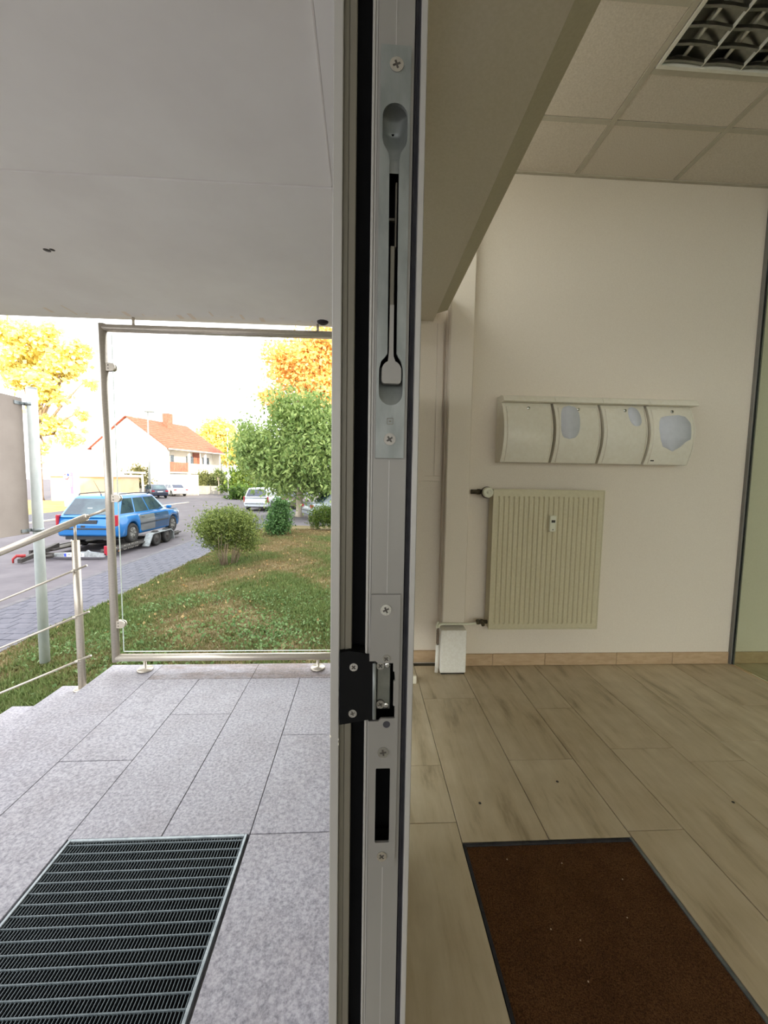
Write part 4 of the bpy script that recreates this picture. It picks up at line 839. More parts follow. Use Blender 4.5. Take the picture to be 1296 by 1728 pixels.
# near shrubs on the lawn
def shrub(name, label, x, y, blobs, n, size, ca, cb, twigs, up, aspect, twig_r=0.008, spread=0.5, h=1.0):
    z = float(gz(x, y)) if y < 18 else -0.87
    t = thing(name, label, 'shrub', (x, y, z)); rr = random.Random(int(y * 100))
    if twigs:
        mb = MB()
        for k in range(twigs):
            a = rr.uniform(0, 2 * PI); q = rr.uniform(0.05, 0.18); e = rr.uniform(0.3, 1) * spread; hh = h * rr.uniform(0.5, 0.85)
            mb.path([(x + q * math.cos(a), y + q * math.sin(a), z - 0.02), (x + (q + e * 0.35) * math.cos(a), y + (q + e * 0.35) * math.sin(a), z + hh * 0.5), (x + e * math.cos(a + 0.2), y + e * math.sin(a + 0.2), z + hh)], [twig_r * 1.5, twig_r, twig_r * 0.5], 6)
        obj('stems', mb, 'bark', t)
    P = crown(blobs, n, 40, 0.24); put_mesh('foliage', leaf_mesh('foliage', P, size, ca, cb, -0.1, aspect, up=up), t, kind='stuff'); return t
shrub('privet_shrub', 'big feathery green shrub with bare stems on the lawn', -3.17, 9.4, [(0, 0, 0.92, 0.70, 0.66, 0.44), (-0.42, 0, 0.78, 0.34, 0.4, 0.30), (0.38, 0.05, 0.86, 0.40, 0.42, 0.40), (0.0, -0.1, 1.16, 0.50, 0.45, 0.22), (-0.25, 0, 0.52, 0.38, 0.35, 0.2), (0.45, 0.1, 0.46, 0.24, 0.3, 0.24)],
      15000, 0.07, G(84, 104, 52), G(150, 162, 88), 26, 0.35, 0.3, spread=0.55, h=1.15)
shrub('laurel_shrub', 'upright dark green leafy shrub behind the feathery shrub', -3.1, 14.75, [(0, 0, 0.62, 0.46, 0.46, 0.55), (0.03, 0, 1.15, 0.30, 0.3, 0.30), (-0.1, 0, 0.3, 0.5, 0.5, 0.28)], 6000, 0.09, G(58, 92, 52), G(112, 150, 88), 6, 0.1, 0.5, spread=0.25, h=1.2)
hb = []
for i in range(6): hb.append((0.05 + i * 0.34, 0, 0.52, 0.30, 0.42, 0.50))
shrub('clipped_shrub', 'boxy clipped hedge shrub near the grey parked car', -2.02, 16.5, hb, 9000, 0.075, G(54, 84, 34), G(118, 136, 58), 8, 0.2, 0.5, spread=0.3, h=0.8)
# grass
def grass(n, x0, x1, y0, y1, hmin, hmax):
    x = RNG.uniform(x0, x1, n); u = RNG.uniform(0, 1, n); y = y0 + (y1 - y0) * u ** 1.5
    nz = np.sin(x * 2.1 + 1.3 * np.sin(y * 1.1)) + np.sin(y * 1.7 + 1.1 * np.sin(x * 1.9 + 2)) + 0.6 * np.sin(x * 5.3 + y * 4.1) + 0.5 * np.sin(x * 9.7 - y * 7.9)
    dry = np.clip(0.52 + 0.30 * nz + 0.05 * (y - 8.0) + RNG.normal(size=n) * 0.22, 0, 1)
    keep = RNG.uniform(0, 1, n) < (1.0 - 0.62 * dry); x, y, dry = x[keep], y[keep], dry[keep]; n = len(x)
    z = gz(x, y); h = RNG.uniform(hmin, hmax, n) * (1.15 - 0.55 * dry) * (1 + 0.05 * (y - 3)); w = h * RNG.uniform(0.10, 0.22, n) + 0.0025 * (y / 4)
    a = RNG.uniform(0, 2 * PI, n); ln = RNG.normal(size=(n, 2)) * 0.45
    V = np.empty((n, 3, 3)); V[:, 0] = np.stack([x - w * np.cos(a), y - w * np.sin(a), z - 0.004], 1); V[:, 1] = np.stack([x + w * np.cos(a), y + w * np.sin(a), z - 0.004], 1); V[:, 2] = np.stack([x + h * ln[:, 0], y + h * ln[:, 1], z + h], 1)
    g1, g2, d1 = np.array(srgb(80, 98, 52)[:3]), np.array(srgb(118, 134, 78)[:3]), np.array(srgb(136, 118, 84)[:3])
    t = RNG.uniform(0, 1, n)[:, None]; dd = dry[:, None]; c = (g1 * (1 - t) + g2 * t) * (1 - dd) + d1 * dd * RNG.uniform(0.75, 1.15, n)[:, None]
    return V, c
def grass_object(parts):
    V = np.concatenate([p[0] for p in parts]); c = np.concatenate([p[1] for p in parts]); n = len(V)
    me = bpy.data.meshes.new('grass'); me.vertices.add(n * 3); me.vertices.foreach_set('co', V.ravel()); me.loops.add(n * 3); me.loops.foreach_set('vertex_index', np.arange(n * 3)); me.polygons.add(n)
    me.polygons.foreach_set('loop_start', np.arange(n) * 3); me.polygons.foreach_set('loop_total', np.full(n, 3)); me.update()
    at = me.attributes.new('Col', 'FLOAT_COLOR', 'POINT'); at.data.foreach_set('color', np.repeat(np.concatenate([c, np.ones((n, 1))], 1), 3, axis=0).ravel().astype(np.float32))
    me.materials.append(M['blade']); o = bpy.data.objects.new('grass', me); COL.objects.link(o)
    return tag(o, 'short green grass with dry brown patches on the lawn', 'grass', kind='stuff')
grass_object([grass(230000, -4.33, 0.6, 2.68, 16.5, 0.022, 0.055), grass(40000, -4.33, -2.99, 0.5, 2.68, 0.025, 0.055)])
def weeds():
    n = 5200; k = RNG.integers(0, 26, n); cx = RNG.uniform(-3.6, 0.2, 26); cy = RNG.uniform(2.9, 6.4, 26)
    x = cx[k] + RNG.normal(size=n) * 0.26; y = np.maximum(2.72, cy[k] + RNG.normal(size=n) * 0.26); m = x > -4.2; x, y = x[m], y[m]
    P = np.stack([x, y, gz(x, y) + RNG.uniform(0.01, 0.05, len(x))], 1)
    me = leaf_mesh('clover', P, 0.036, srgb(86, 116, 66), srgb(132, 158, 104), 0.1, 0.85)
    o = bpy.data.objects.new('clover_leaves', me); COL.objects.link(o); tag(o, 'small broad clover leaves growing among the grass', 'weeds', kind='stuff')
    n = 900; x = RNG.uniform(-4.2, 0.2, n); y = RNG.uniform(5, 16.5, n); P = np.stack([x, y, gz(x, y) + 0.02], 1)
    me = leaf_mesh('fallen', P, 0.05, srgb(150, 116, 70), srgb(206, 180, 128), 0.0, 0.7); o = bpy.data.objects.new('fallen_leaves', me); COL.objects.link(o); tag(o, 'fallen tan leaves scattered over the dry part of the lawn', 'leaves', kind='stuff')
weeds()
# ------------------------------------------------------------------ cars
SIDE = [(0.0, 0.94), (0.06, 0.975), (0.34, 1.0), (0.62, 0.995), (0.84, 0.965), (0.95, 0.93), (1.0, 0.87)]
def side_w(t): return float(np.interp(t, [a for a, _ in SIDE], [b for _, b in SIDE]))
def car(name, label, paint, L=4.3, W=1.7, H=1.47, belt=0.93, wb=2.6, ry=0.88, wr=0.31, rear='estate', glass='car_glass', detail=2, group=None, rail=False, panels=(), hood=0.80, lamp_z=(0.62, 0.90), plate='plate'):
    """local axes: y from tail (0) to nose (L), z up from the road"""
    t = thing(name, label, 'car', (0, 0, 0), group); hw = W / 2
    fy = ry + wb; cowl = L - 1.15; ra = wr + 0.055
    ys = [0.0, 0.03, 0.10, 0.30]
    for yc in (ry, fy): ys += [yc - ra * math.cos(PI * k / 12) for k in range(13)]
    ys += [fy - ra - 0.3, (ry + fy) / 2, ry + ra + 0.2, cowl, cowl + 0.3, L - 0.35, L - 0.14, L - 0.04, L]
    ys = sorted(set(round(y, 4) for y in ys if 0 <= y <= L))
    def zbelt(y): return float(np.interp(y, [0, 0.03, 0.10, cowl, cowl + 0.35, L - 0.35, L - 0.12, L], [0.60, 0.66, belt, belt, belt - 0.04, hood, hood - 0.12, 0.52]))
    def zlow(y):
        z = float(np.interp(y, [0, 0.03, 0.3, L - 0.3, L - 0.04, L], [0.36, 0.32, 0.24, 0.22, 0.26, 0.34]))
        for yc in (ry, fy):
            if abs(y - yc) < ra: z = max(z, wr + math.sqrt(max(0, ra * ra - (y - yc) ** 2)))
        return z
    def half(y): return hw * float(np.interp(y, [0, 0.03, 0.12, 0.45, L - 0.7, L - 0.2, L - 0.05, L], [0.82, 0.90, 0.955, 1, 1, 0.93, 0.80, 0.66]))
    def section(y):
        zl, zb, h = zlow(y), zbelt(y), half(y); r = [(0.0, zl), (h * 0.6, zl)]
        r += [(h * b, zl + (zb - zl) * a) for a, b in SIDE]; r += [(h * 0.5, zb + 0.02), (0, zb + 0.025)]
        full = [(x, y, z) for x, z in r] + [(-x, y, z) for x, z in r[1:-1]][::-1]; return full
    mb = MB(); secs = [section(y) for y in ys]; mb.grid(secs, closed=True); mb.f.append(tuple(range(len(secs[0])))); mb.m.append(0); mb.sm.append(False)
    n0 = len(secs[0]) * (len(secs) - 1); mb.f.append(tuple(range(n0, n0 + len(secs[0])))); mb.m.append(0); mb.sm.append(False)
    obj('car_body', mb, paint, t)
    # cabin
    rb, rt = {'estate': (0.06, 0.52), 'van': (0.05, 0.42), 'hatch': (0.08, 0.62), 'sedan': (0.62, 1.22)}[rear]
    fb, ft = cowl + 0.12, cowl - 0.62
    zr = H - 0.075; lv = [(belt - 0.03, rb, fb, 0.90), (zr, rt, ft, 0.74), (H - 0.03, rt + 0.07, ft - 0.08, 0.69), (H, rt + 0.25, ft - 0.30, 0.52)]
    def ring(z, y0, y1, k):
        h = hw * k; c = 0.07; p = [(h, y0 + c), (h, y1 - c), (h - c * .4, y1 - c * .3), (h - c * 1.6, y1), (0, y1 + 0.03), (-h + c * 1.6, y1), (-h + c * .4, y1 - c * .3), (-h, y1 - c), (-h, y0 + c), (-h + c * .4, y0 + c * .3), (-h + c * 1.6, y0), (0, y0 - 0.015), (h - c * 1.6, y0), (h - c * .4, y0 + c * .3)]
        return [(x, y, z) for x, y in p]
    mb = MB(); rg = [ring(*l) for l in lv]; mb.grid(rg, closed=True); k = len(rg[0]); mb.f.append(tuple(range(k * (len(rg) - 1), k * len(rg)))); mb.m.append(0); mb.sm.append(True)
    obj('car_roof', mb, paint, t)
    def lerp(a, b, u): return a + (b - a) * u
    za, zb_ = lerp(lv[0][0], lv[1][0], 0.14), lerp(lv[0][0], lv[1][0], 0.93)
    def xw(u): return hw * lerp(0.90, 0.74, u)
    ua, ub = 0.14, 0.93
    def yb(u): return lerp(rb, rt, u)
    def yf(u): return lerp(fb, ft, u)
    def side_win(sgn, a0, a1, b0, b1):
        q = [(sgn * xw(ua), a0, za), (sgn * xw(ua), a1, za), (sgn * xw(ub), b1, zb_), (sgn * xw(ub), b0, zb_)]
        m = MB(); o = [(x + sgn * 0.006, y, z + 0.001) for x, y, z in q]; i = [(x - sgn * 0.004, y, z) for x, y, z in q]
        m.add(o + i, [(0, 1, 2, 3), (4, 5, 6, 7), (0, 1, 5, 4), (1, 2, 6, 5), (2, 3, 7, 6), (3, 0, 4, 7)]); obj('side_window', m, glass, t)
    A, B = yb(ua) + 0.20, yf(ua) - 0.20; A2, B2 = yb(ub) + 0.14, yf(ub) - 0.12; g = 0.035
    cuts = [0.0, 0.30, 0.62, 1.0] if rear in ('estate', 'van') else [0.0, 0.46, 1.0]
    for sgn in (1, -1):
        for c0, c1 in zip(cuts[:-1], cuts[1:]): side_win(sgn, lerp(A, B, c0) + g, lerp(A, B, c1) - g, lerp(A2, B2, c0) + g, lerp(A2, B2, c1) - g)
    def end_win(nm, yfun, sgn):
        w0, w1 = xw(ua) - 0.10, xw(ub) - 0.09; q = [(-w0, yfun(ua), za), (w0, yfun(ua), za), (w1, yfun(ub), zb_), (-w1, yfun(ub), zb_)]
        m = MB(); o = [(x, y + sgn * 0.022, z) for x, y, z in q]; i = [(x, y - sgn * 0.012, z) for x, y, z in q]
        m.add(o + i, [(0, 1, 2, 3), (4, 5, 6, 7), (0, 1, 5, 4), (1, 2, 6, 5), (2, 3, 7, 6), (3, 0, 4, 7)]); return obj(nm, m, glass, t)
    rw = end_win('rear_window', yb, -1); end_win('windscreen', yf, 1)
    # wheels
    proto = None
    for sx in (1, -1):
        for yc in (ry, fy):
            x = sx * (hw * 0.985 - 0.10)
            tyre = MB().lathe((x - sx * 0.09, yc, wr), (sx, 0, 0), [(wr * 0.62, 0), (wr * 0.92, 0.0), (wr, 0.03), (wr, 0.15), (wr * 0.93, 0.18), (wr * 0.66, 0.178), (wr * 0.62, 0.16)], 26); w_ = obj('wheel', tyre, 'tyre', t)
            rm = MB().lathe((x + sx * 0.065, yc, wr), (sx, 0, 0), [(wr * 0.63, 0), (wr * 0.60, 0.012), (wr * 0.5, 0.004), (wr * 0.2, 0.012), (0.03, 0.014)], 20)
            if detail > 1:
                for k in range(5):
                    a = 2 * PI * k / 5; rm.tube((x + sx * 0.076, yc + math.cos(a) * wr * 0.15, wr + math.sin(a) * wr * 0.15), (x + sx * 0.076, yc + math.cos(a) * wr * 0.56, wr + math.sin(a) * wr * 0.56), 0.022, n=6)
            obj('wheel_rim', rm, 'rim', w_)
    # lights, trim
    for sx in (1, -1):
        x0, x1 = sx * hw * 0.70, sx * hw * 0.955; a, b = lamp_z
        if rear in ('estate', 'van'): m = MB().box(sx * hw * 0.87, sx * hw * 0.965, 0.03, 0.20, a, b, 0.02)
        else: m = MB().box(sx * hw * 0.60, sx * hw * 0.93, -0.005 + 0.03, 0.15, a + 0.06, b - 0.06, 0.02)
        obj('tail_light', m, 'red_lamp', t)
        obj('headlight', MB().box(sx * hw * 0.52, sx * hw * 0.86, L - 0.24, L - 0.09, hood - 0.17, hood - 0.05, 0.03), 'white_lamp', t)
        if detail > 0: obj('wing_mirror', MB().box(sx * hw * 0.93, sx * (hw * 0.93 + 0.17), cowl - 0.12, cowl - 0.02, belt + 0.03, belt + 0.15, 0.03), paint, t)
    obj('rear_bumper_strip', MB().box(-hw * 0.86, hw * 0.86, -0.012, 0.03, 0.50, 0.545, 0.008), 'trim_dark', t)
    obj('number_plate', MB().box(-0.26, 0.26, 0.015, 0.05, 0.63, 0.74, 0.003) if plate != 'trim_dark' else MB().box(-0.30, 0.30, 0.018, 0.06, 0.66, 0.77, 0.003), plate, t)
    if detail > 1:
        for nm, y0, y1, mt_, sx in panels:
            rows = []; 
            for yy in np.linspace(y0, y1, 10):
                zl = 0.30 if True else 0; zb2 = belt - 0.015
                row = []
                for u in np.linspace(0, 1, 9):
                    z = zl + (zb2 - zl) * u; zz = (z - 0.24) / (belt - 0.24)
                    if abs(yy - ry) < ra + 0.02: z = max(z, wr + math.sqrt(max(0, (ra + 0.02) ** 2 - (yy - ry) ** 2)))
                    if abs(yy - fy) < ra + 0.02: z = max(z, wr + math.sqrt(max(0, (ra + 0.02) ** 2 - (yy - fy) ** 2)))
                    row.append((sx * (half(yy) * side_w((z - 0.24) / (belt - 0.24)) + 0.005), yy, z))
                rows.append(row)
            d = obj(nm, MB().grid(rows), mt_, t)
            if 'door' in nm:
                obj('door_handle', MB().box(sx * (hw * 0.985), sx * (hw * 0.985 + 0.025), y0 + 0.10, y0 + 0.26, belt - 0.13, belt - 0.10, 0.006), mt_, d)
                obj('rubbing_strip', MB().box(sx * (hw * 1.0), sx * (hw * 1.0 + 0.016), y0 + 0.01, y1 - 0.01, 0.52, 0.57, 0.005), 'trim_dark', d)
        if rail:
            for sx in (1, -1): obj('roof_rail', MB().path([(sx * hw * 0.66, rt + 0.10, H - 0.045), (sx * hw * 0.66, rt + 0.16, H + 0.02), (sx * hw * 0.665, (rt + ft) / 2, H + 0.035), (sx * hw * 0.66, ft - 0.28, H + 0.02), (sx * hw * 0.66, ft - 0.2, H - 0.045)], 0.016, 8), 'trim_dark', t)
            obj('aerial', MB().path([(0.05, rt + 0.14, H - 0.015), (0.05, rt + 0.13, H + 0.03), (0.02, rt - 0.12, H + 0.42)], [0.02, 0.008, 0.004], 6), 'trim_dark', t)
            obj('rear_wiper', MB().path([(0.0, yb(0.1) - 0.03, za - 0.01), (0.25, yb(0.2) - 0.03, za + 0.05)], 0.008, 6), 'trim_dark', rw); obj('window_sticker', MB().box(-0.07, 0.06, yb(0.45) - 0.028, yb(0.45) - 0.024, lerp(za, zb_, 0.2), lerp(za, zb_, 0.42)), 'plate', rw)
            obj('tow_socket', MB().box(-0.13, 0.0, -0.004, 0.03, 0.555, 0.63, 0.01), 'trim_dark', t); obj('rear_underside', MB().box(-hw * 0.74, hw * 0.74, 0.12, 0.5, 0.20, 0.34), 'trim_dark', t)
    return t
def place(t, x, y, z, deg): t.location = (x, y, z); t.rotation_euler = (0, 0, math.radians(deg))
c = car('estate_car', 'bright blue estate car with one grey rear door loaded on a trailer', 'car_blue', L=4.25, W=1.70, H=1.48, belt=0.88, rail=True, wr=0.30, ry=0.86, wb=2.58, plate='trim_dark', lamp_z=(0.60, 0.92),
        panels=(('rear_door', 1.22, 2.12, 'car_grey', 1), ('front_door', 2.13, 3.02, 'car_blue_dull', 1), ('front_wing', 3.03, 3.95, 'car_blue_dull', 1)))
place(c, -8.05, 11.80, -0.82, 1.0); c.scale = (1.03, 1.045, 1.02)
c = car('minivan', 'silver minivan seen from behind driving down the street', 'car_silver', L=4.3, W=1.78, H=1.62, belt=0.98, rear='van', glass='car_glass_dark', lamp_z=(0.62, 1.02), detail=1); place(c, -7.40, 27.5, RZ, -3)
c = car('hatchback', 'dark maroon car parked behind the laurel shrub', 'car_maroon', rear='hatch', glass='car_glass_dark', detail=1); place(c, -5.05, 27.6, RZ + 0.05, -18)
c = car('hatchback', 'white car parked farthest back behind the tree trunk', 'car_white', rear='hatch', glass='car_glass_dark', detail=1); place(c, -4.75, 34.0, RZ, -24)
c = car('sedan_car', 'slate grey car half hidden by the clipped hedge shrub', 'car_slate', L=4.4, rear='sedan', glass='car_glass', detail=1); place(c, -3.05, 21.2, -0.93, -62)
c = car('hatchback', 'dark navy car parked by the lamp post across the street', 'car_navy', rear='hatch', glass='car_glass', detail=1); place(c, -21.3, 42.6, RZ, 42)
c = car('sedan_car', 'white sedan parked in front of the white garden wall', 'car_white', L=4.5, rear='sedan', glass='car_glass_dark', detail=1); place(c, -21.3, 47.4, RZ, 48)
# trailer below the blue car
tl = thing('car_trailer', 'galvanised twin axle car trailer under the blue estate car', 'trailer', (-8.0, 13.0, RZ))
DZ = -0.80
for x0 in (-8.98, -7.36):
    tk = obj('track', MB().box(x0, x0 + 0.38, 11.35, 15.45, DZ - 0.05, DZ - 0.002, 0.006), 'trailer_dark', tl)
for x0 in (-9.05, -7.16):
    obj('side_rail', MB().box(x0, x0 + 0.06, 11.05, 15.5, DZ - 0.14, DZ + 0.015, 0.006), 'trailer_dark', tl)
obj('cross_member', MB().box(-8.99, -7.1, 11.10, 11.2, DZ - 0.16, DZ - 0.06, 0.005).box(-8.99, -7.1, 13.3, 13.42, DZ - 0.16, DZ - 0.06).box(-8.99, -7.1, 14.3, 14.42, DZ - 0.16, DZ - 0.06), 'trailer_dark', tl)
obj('ramp', MB().prism([(10.42, RZ + 0.03), (10.42, RZ + 0.13), (11.7, DZ + 0.12), (11.7, DZ - 0.02)], 'x', -8.82, -8.72), 'trailer_dark', tl, 'dark lowered ramp')
obj('ramp_hook', MB().path([(-8.78, 10.62, RZ + 0.18), (-8.9, 10.5, RZ + 0.2), (-8.98, 10.48, RZ + 0.12), (-8.96, 10.46, RZ + 0.02)], [0.045, 0.04, 0.028, 0.02], 8), 'hook_red', tl, 'red ramp hook')
obj('light_bar', MB().prism([(-8.34, -0.945), (-7.02, -0.945), (-6.98, -0.86), (-7.42, -0.80), (-7.47, -0.76), (-7.51, -0.80), (-8.34, -0.85)], 'y', 10.98, 11.04), 'trailer', tl)
obj('jack', MB().path([(-8.72, 10.8, -1.0), (-8.55, 10.85, -0.93), (-8.30, 10.9, -0.90)], [0.02, 0.04, 0.05], 8), 'trailer_dark', tl)
npz = obj('number_plate', MB().box(-8.06, -7.54, 10.955, 10.979, -0.935, -0.835, 0.003), 'plate', tl); obj('plate_strip', MB().box(-8.055, -8.0, 10.952, 10.9545, -0.93, -0.84), 'eu_blue', npz)
text('plate_text', 'M', 0.09, (-7.93, 10.953, -0.885), (PI / 2, 0, 0), 'dark_detail', npz); text('plate_text', '00', 0.09, (-7.64, 10.953, -0.885), (PI / 2, 0, 0), 'dark_detail', npz)
for x in (-6.99, -8.70): obj('rear_lamp', MB().box(x - 0.045, x + 0.045, 10.98, 11.045, -0.90, -0.64, 0.01), 'red_lamp', tl, 'red rear lamp')
for sx, xw_ in ((1, -6.93), (-1, -9.19)):
    for yc in (13.42, 14.14):
        w_ = obj('wheel', MB().lathe((xw_ - sx * 0.07, yc, RZ + 0.255), (sx, 0, 0), [(0.14, 0), (0.235, 0), (0.255, 0.03), (0.255, 0.12), (0.238, 0.15), (0.16, 0.148), (0.14, 0.12)], 24), 'tyre', tl)
        obj('wheel_rim', MB().lathe((xw_ + sx * 0.055, yc, RZ + 0.255), (sx, 0, 0), [(0.145, 0), (0.13, 0.01), (0.05, 0.002), (0.045, 0.02), (0.005, 0.02)], 18), 'trailer_dark', w_)
    poly = [(12.82, -0.955), (13.08, -0.60), (13.22, -0.575), (14.34, -0.575), (14.52, -0.70), (14.55, -0.955), (14.52, -0.955), (14.49, -0.715), (14.32, -0.605), (13.23, -0.605), (13.11, -0.625), (12.87, -0.955)]
    fd = obj('mudguard', MB().prism(poly, 'x', xw_ - 0.10, xw_ + 0.11), 'trailer', tl, 'angular galvanised mudguard')
    obj('guard_skirt', MB().prism([(12.87, -0.955), (13.11, -0.625), (13.23, -0.605), (14.32, -0.605), (14.49, -0.715), (14.50, -0.76), (13.2, -0.70), (13.02, -0.955)], 'x', xw_ - 0.085, xw_ - 0.075), 'trailer_dark', fd)
obj('decal', MB().prism([(11.70, -0.93), (11.82, -0.93), (11.86, -0.87), (11.80, -0.80), (11.70, -0.80), (11.76, -0.865)], 'x', -7.0995, -7.096), 'orange', tl, 'orange arrow mark')
obj('decal', MB().prism([(11.38, -0.80), (11.66, -0.79), (11.66, -0.81), (11.40, -0.83)], 'x', -7.0995, -7.096), 'letter', tl, 'pale stripe mark')
text('lettering', 'CARCHO', 0.19, (-7.098, 12.36, -0.865), (PI / 2, 0, PI / 2), 'letter', tl, 0.001)

# ------------------------------------------------------------------ sign by the pavement
sg = thing('street_sign', 'back of a beige grey sign board on a pale pole at the pavement', 'sign', (-3.37, 4.24, -0.70))
obj('sign_pole', MB().tube((-3.37, 4.24, -0.72), (-3.355, 4.24, 2.13), 0.046, n=24), 'pole_paint', sg, 'pale pole with scuffed paint'); obj('pole_cap', MB().lathe((-3.355, 4.24, 2.13), (0, 0, 1), [(0.047, 0), (0.047, 0.012), (0.01, 0.016)], 20), 'pole_paint', sg)
obj('sign_pole', MB().tube((-3.40, 2.55, -0.80), (-3.40, 2.55, 2.13), 0.046, n=24), 'pole_paint', sg)
obj('sign_panel', MB().box(-3.432, -3.418, 2.45, 4.20, 0.665, 2.03, 0.002), 'signback', sg)
for z in (1.975, 0.70): obj('clamp', MB().box(-3.418, -3.408, 4.10, 4.30, z - 0.016, z + 0.016).lathe((-3.3625, 4.24, z - 0.016), (0, 0, 1), [(0.050, 0), (0.050, 0.032)], 20).box(-3.408, -3.39, 4.16, 4.18, z - 0.01, z + 0.01), 'galv', sg)
# ------------------------------------------------------------------ houses and walls across the street
hs = thing('house', 'white gabled house with orange roof and balconies down the street', 'house', (0, 0, 0))
def hb(name, x0, x1, y0, y1, z0, z1, mat, parent=hs, label=None, b=0): return obj(name, MB().box(x0, x1, y0, y1, z0, z1, b), mat, parent, label)
HL, HD, HE, HR = 10.7, 13.9, 6.43, 10.75            # length, depth, eave and ridge heights
obj('gable_wall', MB().prism([(0, 0), (0, HE), (HD / 2, HR - 0.15), (HD, HE), (HD, 0)], 'x', 0, 0.35), 'house_white', hs, 'sunlit white gable wall')
obj('end_wall', MB().prism([(0, 0), (0, HE), (HD / 2, HR - 0.15), (HD, HE), (HD, 0)], 'x', HL - 0.35, HL), 'house_white', hs)
hb('back_wall', 0.36, HL - 0.36, HD - 0.3, HD, 0, HE, 'house_white'); hb('loggia_wall', 0.36, HL - 0.36, 1.3, 1.6, 0, HE, 'house_white')
hb('brick_panel', 6.0, 7.4, 1.2, 1.298, 3.3, 6.2, 'brick_red'); hb('brick_panel', 8.9, 9.9, 1.2, 1.298, 0.1, 2.6, 'brick_red'); hb('brick_panel', 1.0, 3.2, 1.2, 1.298, 0.1, 2.6, 'brick_red')
for z in (2.8, 6.0): hb('floor_slab', 0.36, HL - 0.36, 0.1, 1.29, z, z + 0.22, 'house_white')
for x in (3.9, 7.2): hb('column', x, x + 0.25, 0.0, 0.25, 0, HE - 0.25, 'house_white')
for x in (0.45, 4.2, 7.5):
    wide = 3.3 if x < 7 else 2.6
    for z in (0.3, 3.25):
        w = hb('balcony_window', x + 0.5, x + 1.9, 1.19, 1.295, z, z + 2.1, 'window_far'); hb('window_bar', x + 1.17, x + 1.23, 1.17, 1.188, z, z + 2.1, 'house_white', w)
def slats(x0, x1, z0, z1, mat, lab):
    p = hb('balcony_rail', x0, x1, 0.03, 0.08, z1 - 0.06, z1, mat, label=lab)
    k = int((x1 - x0) / 0.28)
    for i in range(k): hb('railing_board', x0 + i * 0.28 + 0.02, x0 + i * 0.28 + 0.26, 0.04, 0.07, z0, z1 - 0.065, mat, p)
slats(0.4, 3.9, 3.0, 4.35, 'brick_red', 'red brown balcony boards'); slats(4.16, 7.19, 3.0, 4.25, 'house_white', 'white balcony boards'); slats(7.46, 10.3, 3.0, 4.25, 'house_white', None)
e = 0.55
for sgn in (0, 1):
    A = (-0.3, -e, HE - e * 0.62) if not sgn else (-0.3, HD + e, HE - e * 0.62); R_ = (-0.3, HD / 2, HR)
    mb = MB(); n = 14                                      # one sheet of courses, each course overlapping the next
    for i in range(n):
        t0, t1 = i / n, (i + 1) / n
        y0, z0 = A[1] + (R_[1] - A[1]) * t0, A[2] + (R_[2] - A[2]) * t0; y1, z1 = A[1] + (R_[1] - A[1]) * t1, A[2] + (R_[2] - A[2]) * t1
        mb.prism([(y0, z0 + 0.08), (y1, z1 + 0.03), (y1, z1 - 0.08), (y0, z0 - 0.03)], 'x', -0.3, HL + 0.3)
    obj('roof', mb, 'rooftile', hs)
hb('chimney', 5.4, 6.4, HD / 2 + 0.9 - 2.6, HD / 2 + 0.9 - 1.6, HR - 1.9, HR + 1.2, 'brick_red'); hb('chimney', 0.8, 1.5, HD / 2 - 0.2, HD / 2 + 0.5, HR - 0.4, HR + 1.1, 'house_white')
hb('gutter', -0.3, HL + 0.3, -e - 0.12, -e + 0.02, HE - 0.42, HE - 0.30, 'house_white'); hb('downpipe', 5.9, 5.98, -0.2, -0.12, 0, HE - 0.4, 'house_white')
hs.location = (-26.92, 56.0, RZ); hs.rotation_euler = (0, 0, math.radians(70.2))
gg = thing('garage_row', 'long low beige garage building with a flat roof', 'garage', (-23, 36, RZ))
obj('garage_wall', MB().box(-26.7, -20.9, 35.2, 38, RZ, 1.15), 'garage', gg); obj('garage_roof', MB().box(-26.85, -20.75, 34.9, 38.2, 1.151, 1.36, 0.01), 'white_wall_out', gg)
obj('garage_door', MB().box(-23.9, -21.5, 35.14, 35.198, RZ + 0.02, 0.95), 'garage', gg); obj('downpipe', MB().tube((-24.6, 35.12, RZ), (-24.6, 35.12, 1.14), 0.05), 'white_wall_out', gg)
cp = thing('carport', 'white post carport between the garages and the house', 'carport', (-22.5, 43, RZ))
obj('carport_roof', MB().box(-24.5, -22.4, 39.5, 42.0, 1.52, 1.70), 'white_wall_out', cp)
for x, y in ((-24.3, 39.7), (-22.7, 39.7), (-24.3, 41.7), (-22.7, 41.7)): obj('carport_post', MB().box(x, x + 0.14, y, y + 0.14, RZ, 1.519), 'white_wall_out', cp)
lw = thing('low_wall', 'low grey concrete wall below the brownish bush', 'wall', (-26, 44, RZ))
for i in range(5): obj('wall_panel', MB().box(-27.2 + i * 0.78, -26.43 + i * 0.78, 43.3, 43.5, RZ, -0.05, 0.01), 'grey_wall', lw)
gw = thing('garden_wall', 'white garden wall panels in front of the balcony house', 'wall', (-24.5, 51.5, RZ))
for i in range(3): obj('wall_panel', MB().box(-26.85 + i * 1.95, -24.92 + i * 1.95, 51.4, 51.6, RZ, 1.55, 0.01), 'white_wall_out', gw)
obj('wall_plinth', MB().box(-26.85, -21.0, 51.3, 51.399, RZ, RZ + 0.25), 'grey_wall', gw)
hg = tree('clipped_hedge', 'long clipped grey green hedge right of the white garden wall', 'hedge', (-21.1, 56.2, RZ), (0.1, 0.0), [(-1.6 + i * 0.8, 0, 1.9, 0.62, 0.5, 1.05) for i in range(5)], 5200, 0.22, G(104, 112, 66), G(146, 150, 98), droop=0.1, aspect=0.6, sub=16, tight=0.3)
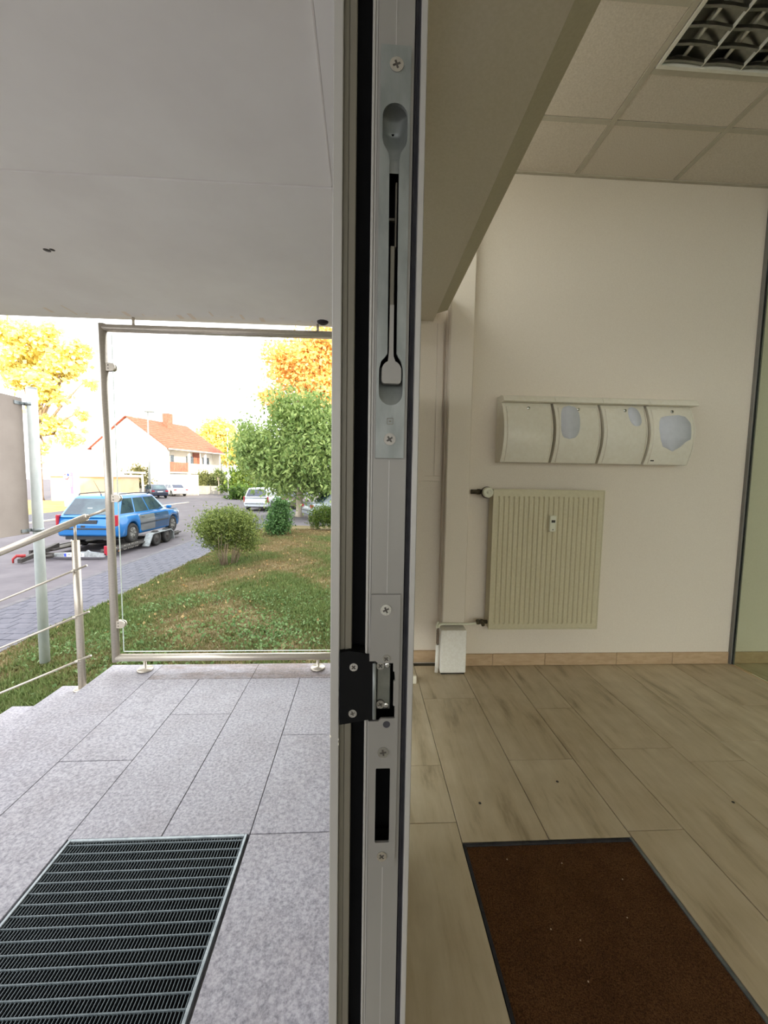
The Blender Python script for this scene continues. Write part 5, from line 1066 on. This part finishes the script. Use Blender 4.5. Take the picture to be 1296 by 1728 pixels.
obj('hedge_wall', MB().box(-23.2, -19.0, 54.6, 54.8, RZ, 0.1), 'grey_wall', label='dark low wall at the foot of the clipped hedge', cat='wall')
lpst = thing('lamp_post', 'slim grey street lamp post in front of the dark blue car', 'street lamp', (-22.9, 43.6, RZ))
obj('lamp_pole', MB().path([(-22.9, 43.6, RZ), (-22.9, 43.6, 3.5), (-22.85, 43.6, 8.0)], [0.14, 0.10, 0.06]), 'galv', lpst); obj('lamp_head', MB().box(-23.2, -22.2, 43.45, 43.75, 8.0, 8.16, 0.05), 'galv', lpst)
l2 = thing('lamp_post', 'thin pale lamp post before the olive green tree', 'street lamp', (-16.0, 46.5, RZ))
obj('lamp_pole', MB().path([(-15.6, 46.5, RZ), (-15.6, 46.5, 3.2), (-15.6, 46.5, 6.5)], [0.07, 0.05, 0.04]), 'pole_paint', l2); obj('lamp_head', MB().lathe((-15.6, 46.5, 6.5), (0, 0, 1), [(0.08, 0), (0.22, 0.15), (0.2, 0.35), (0.02, 0.42)], 12), 'pole_paint', l2)
py_ = thing('pylon_sign', 'tall white pylon sign with small red and blue marks', 'sign', (-20.6, 29.2, RZ))
obj('pylon_body', MB().box(-21.28, -20.36, 29.2, 29.5, RZ + 0.02, 1.62, 0.01), 'white_wall_out', py_)
obj('pylon_panel', MB().box(-20.80, -20.62, 29.188, 29.199, -0.05, 1.45), 'lavender', py_, 'lavender strip panel'); obj('strip_lettering', MB().box(-20.745, -20.675, 29.18, 29.187, 0.45, 1.22).lathe((-20.72, 29.187, 1.33), (0, -1, 0), [(0.05, 0), (0.04, 0.006)], 10), 'letter', py_)
obj('red_mark', MB().lathe((-21.14, 29.199, 1.30), (0, -1, 0), [(0.05, 0), (0.04, 0.008)], 10).prism([(-21.02, 0.93), (-20.98, 0.93), (-20.86, 1.12), (-20.90, 1.14), (-21.0, 1.0), (-21.17, 1.0), (-21.17, 0.96)], 'y', 29.19, 29.199), 'red_lamp', py_, 'red dot and slash'); obj('blue_mark', MB().prism([(-21.0, 1.20), (-20.88, 1.20), (-20.86, 1.30), (-20.92, 1.38), (-21.0, 1.36)], 'y', 29.19, 29.199), 'eu_blue', py_, 'small blue mark')
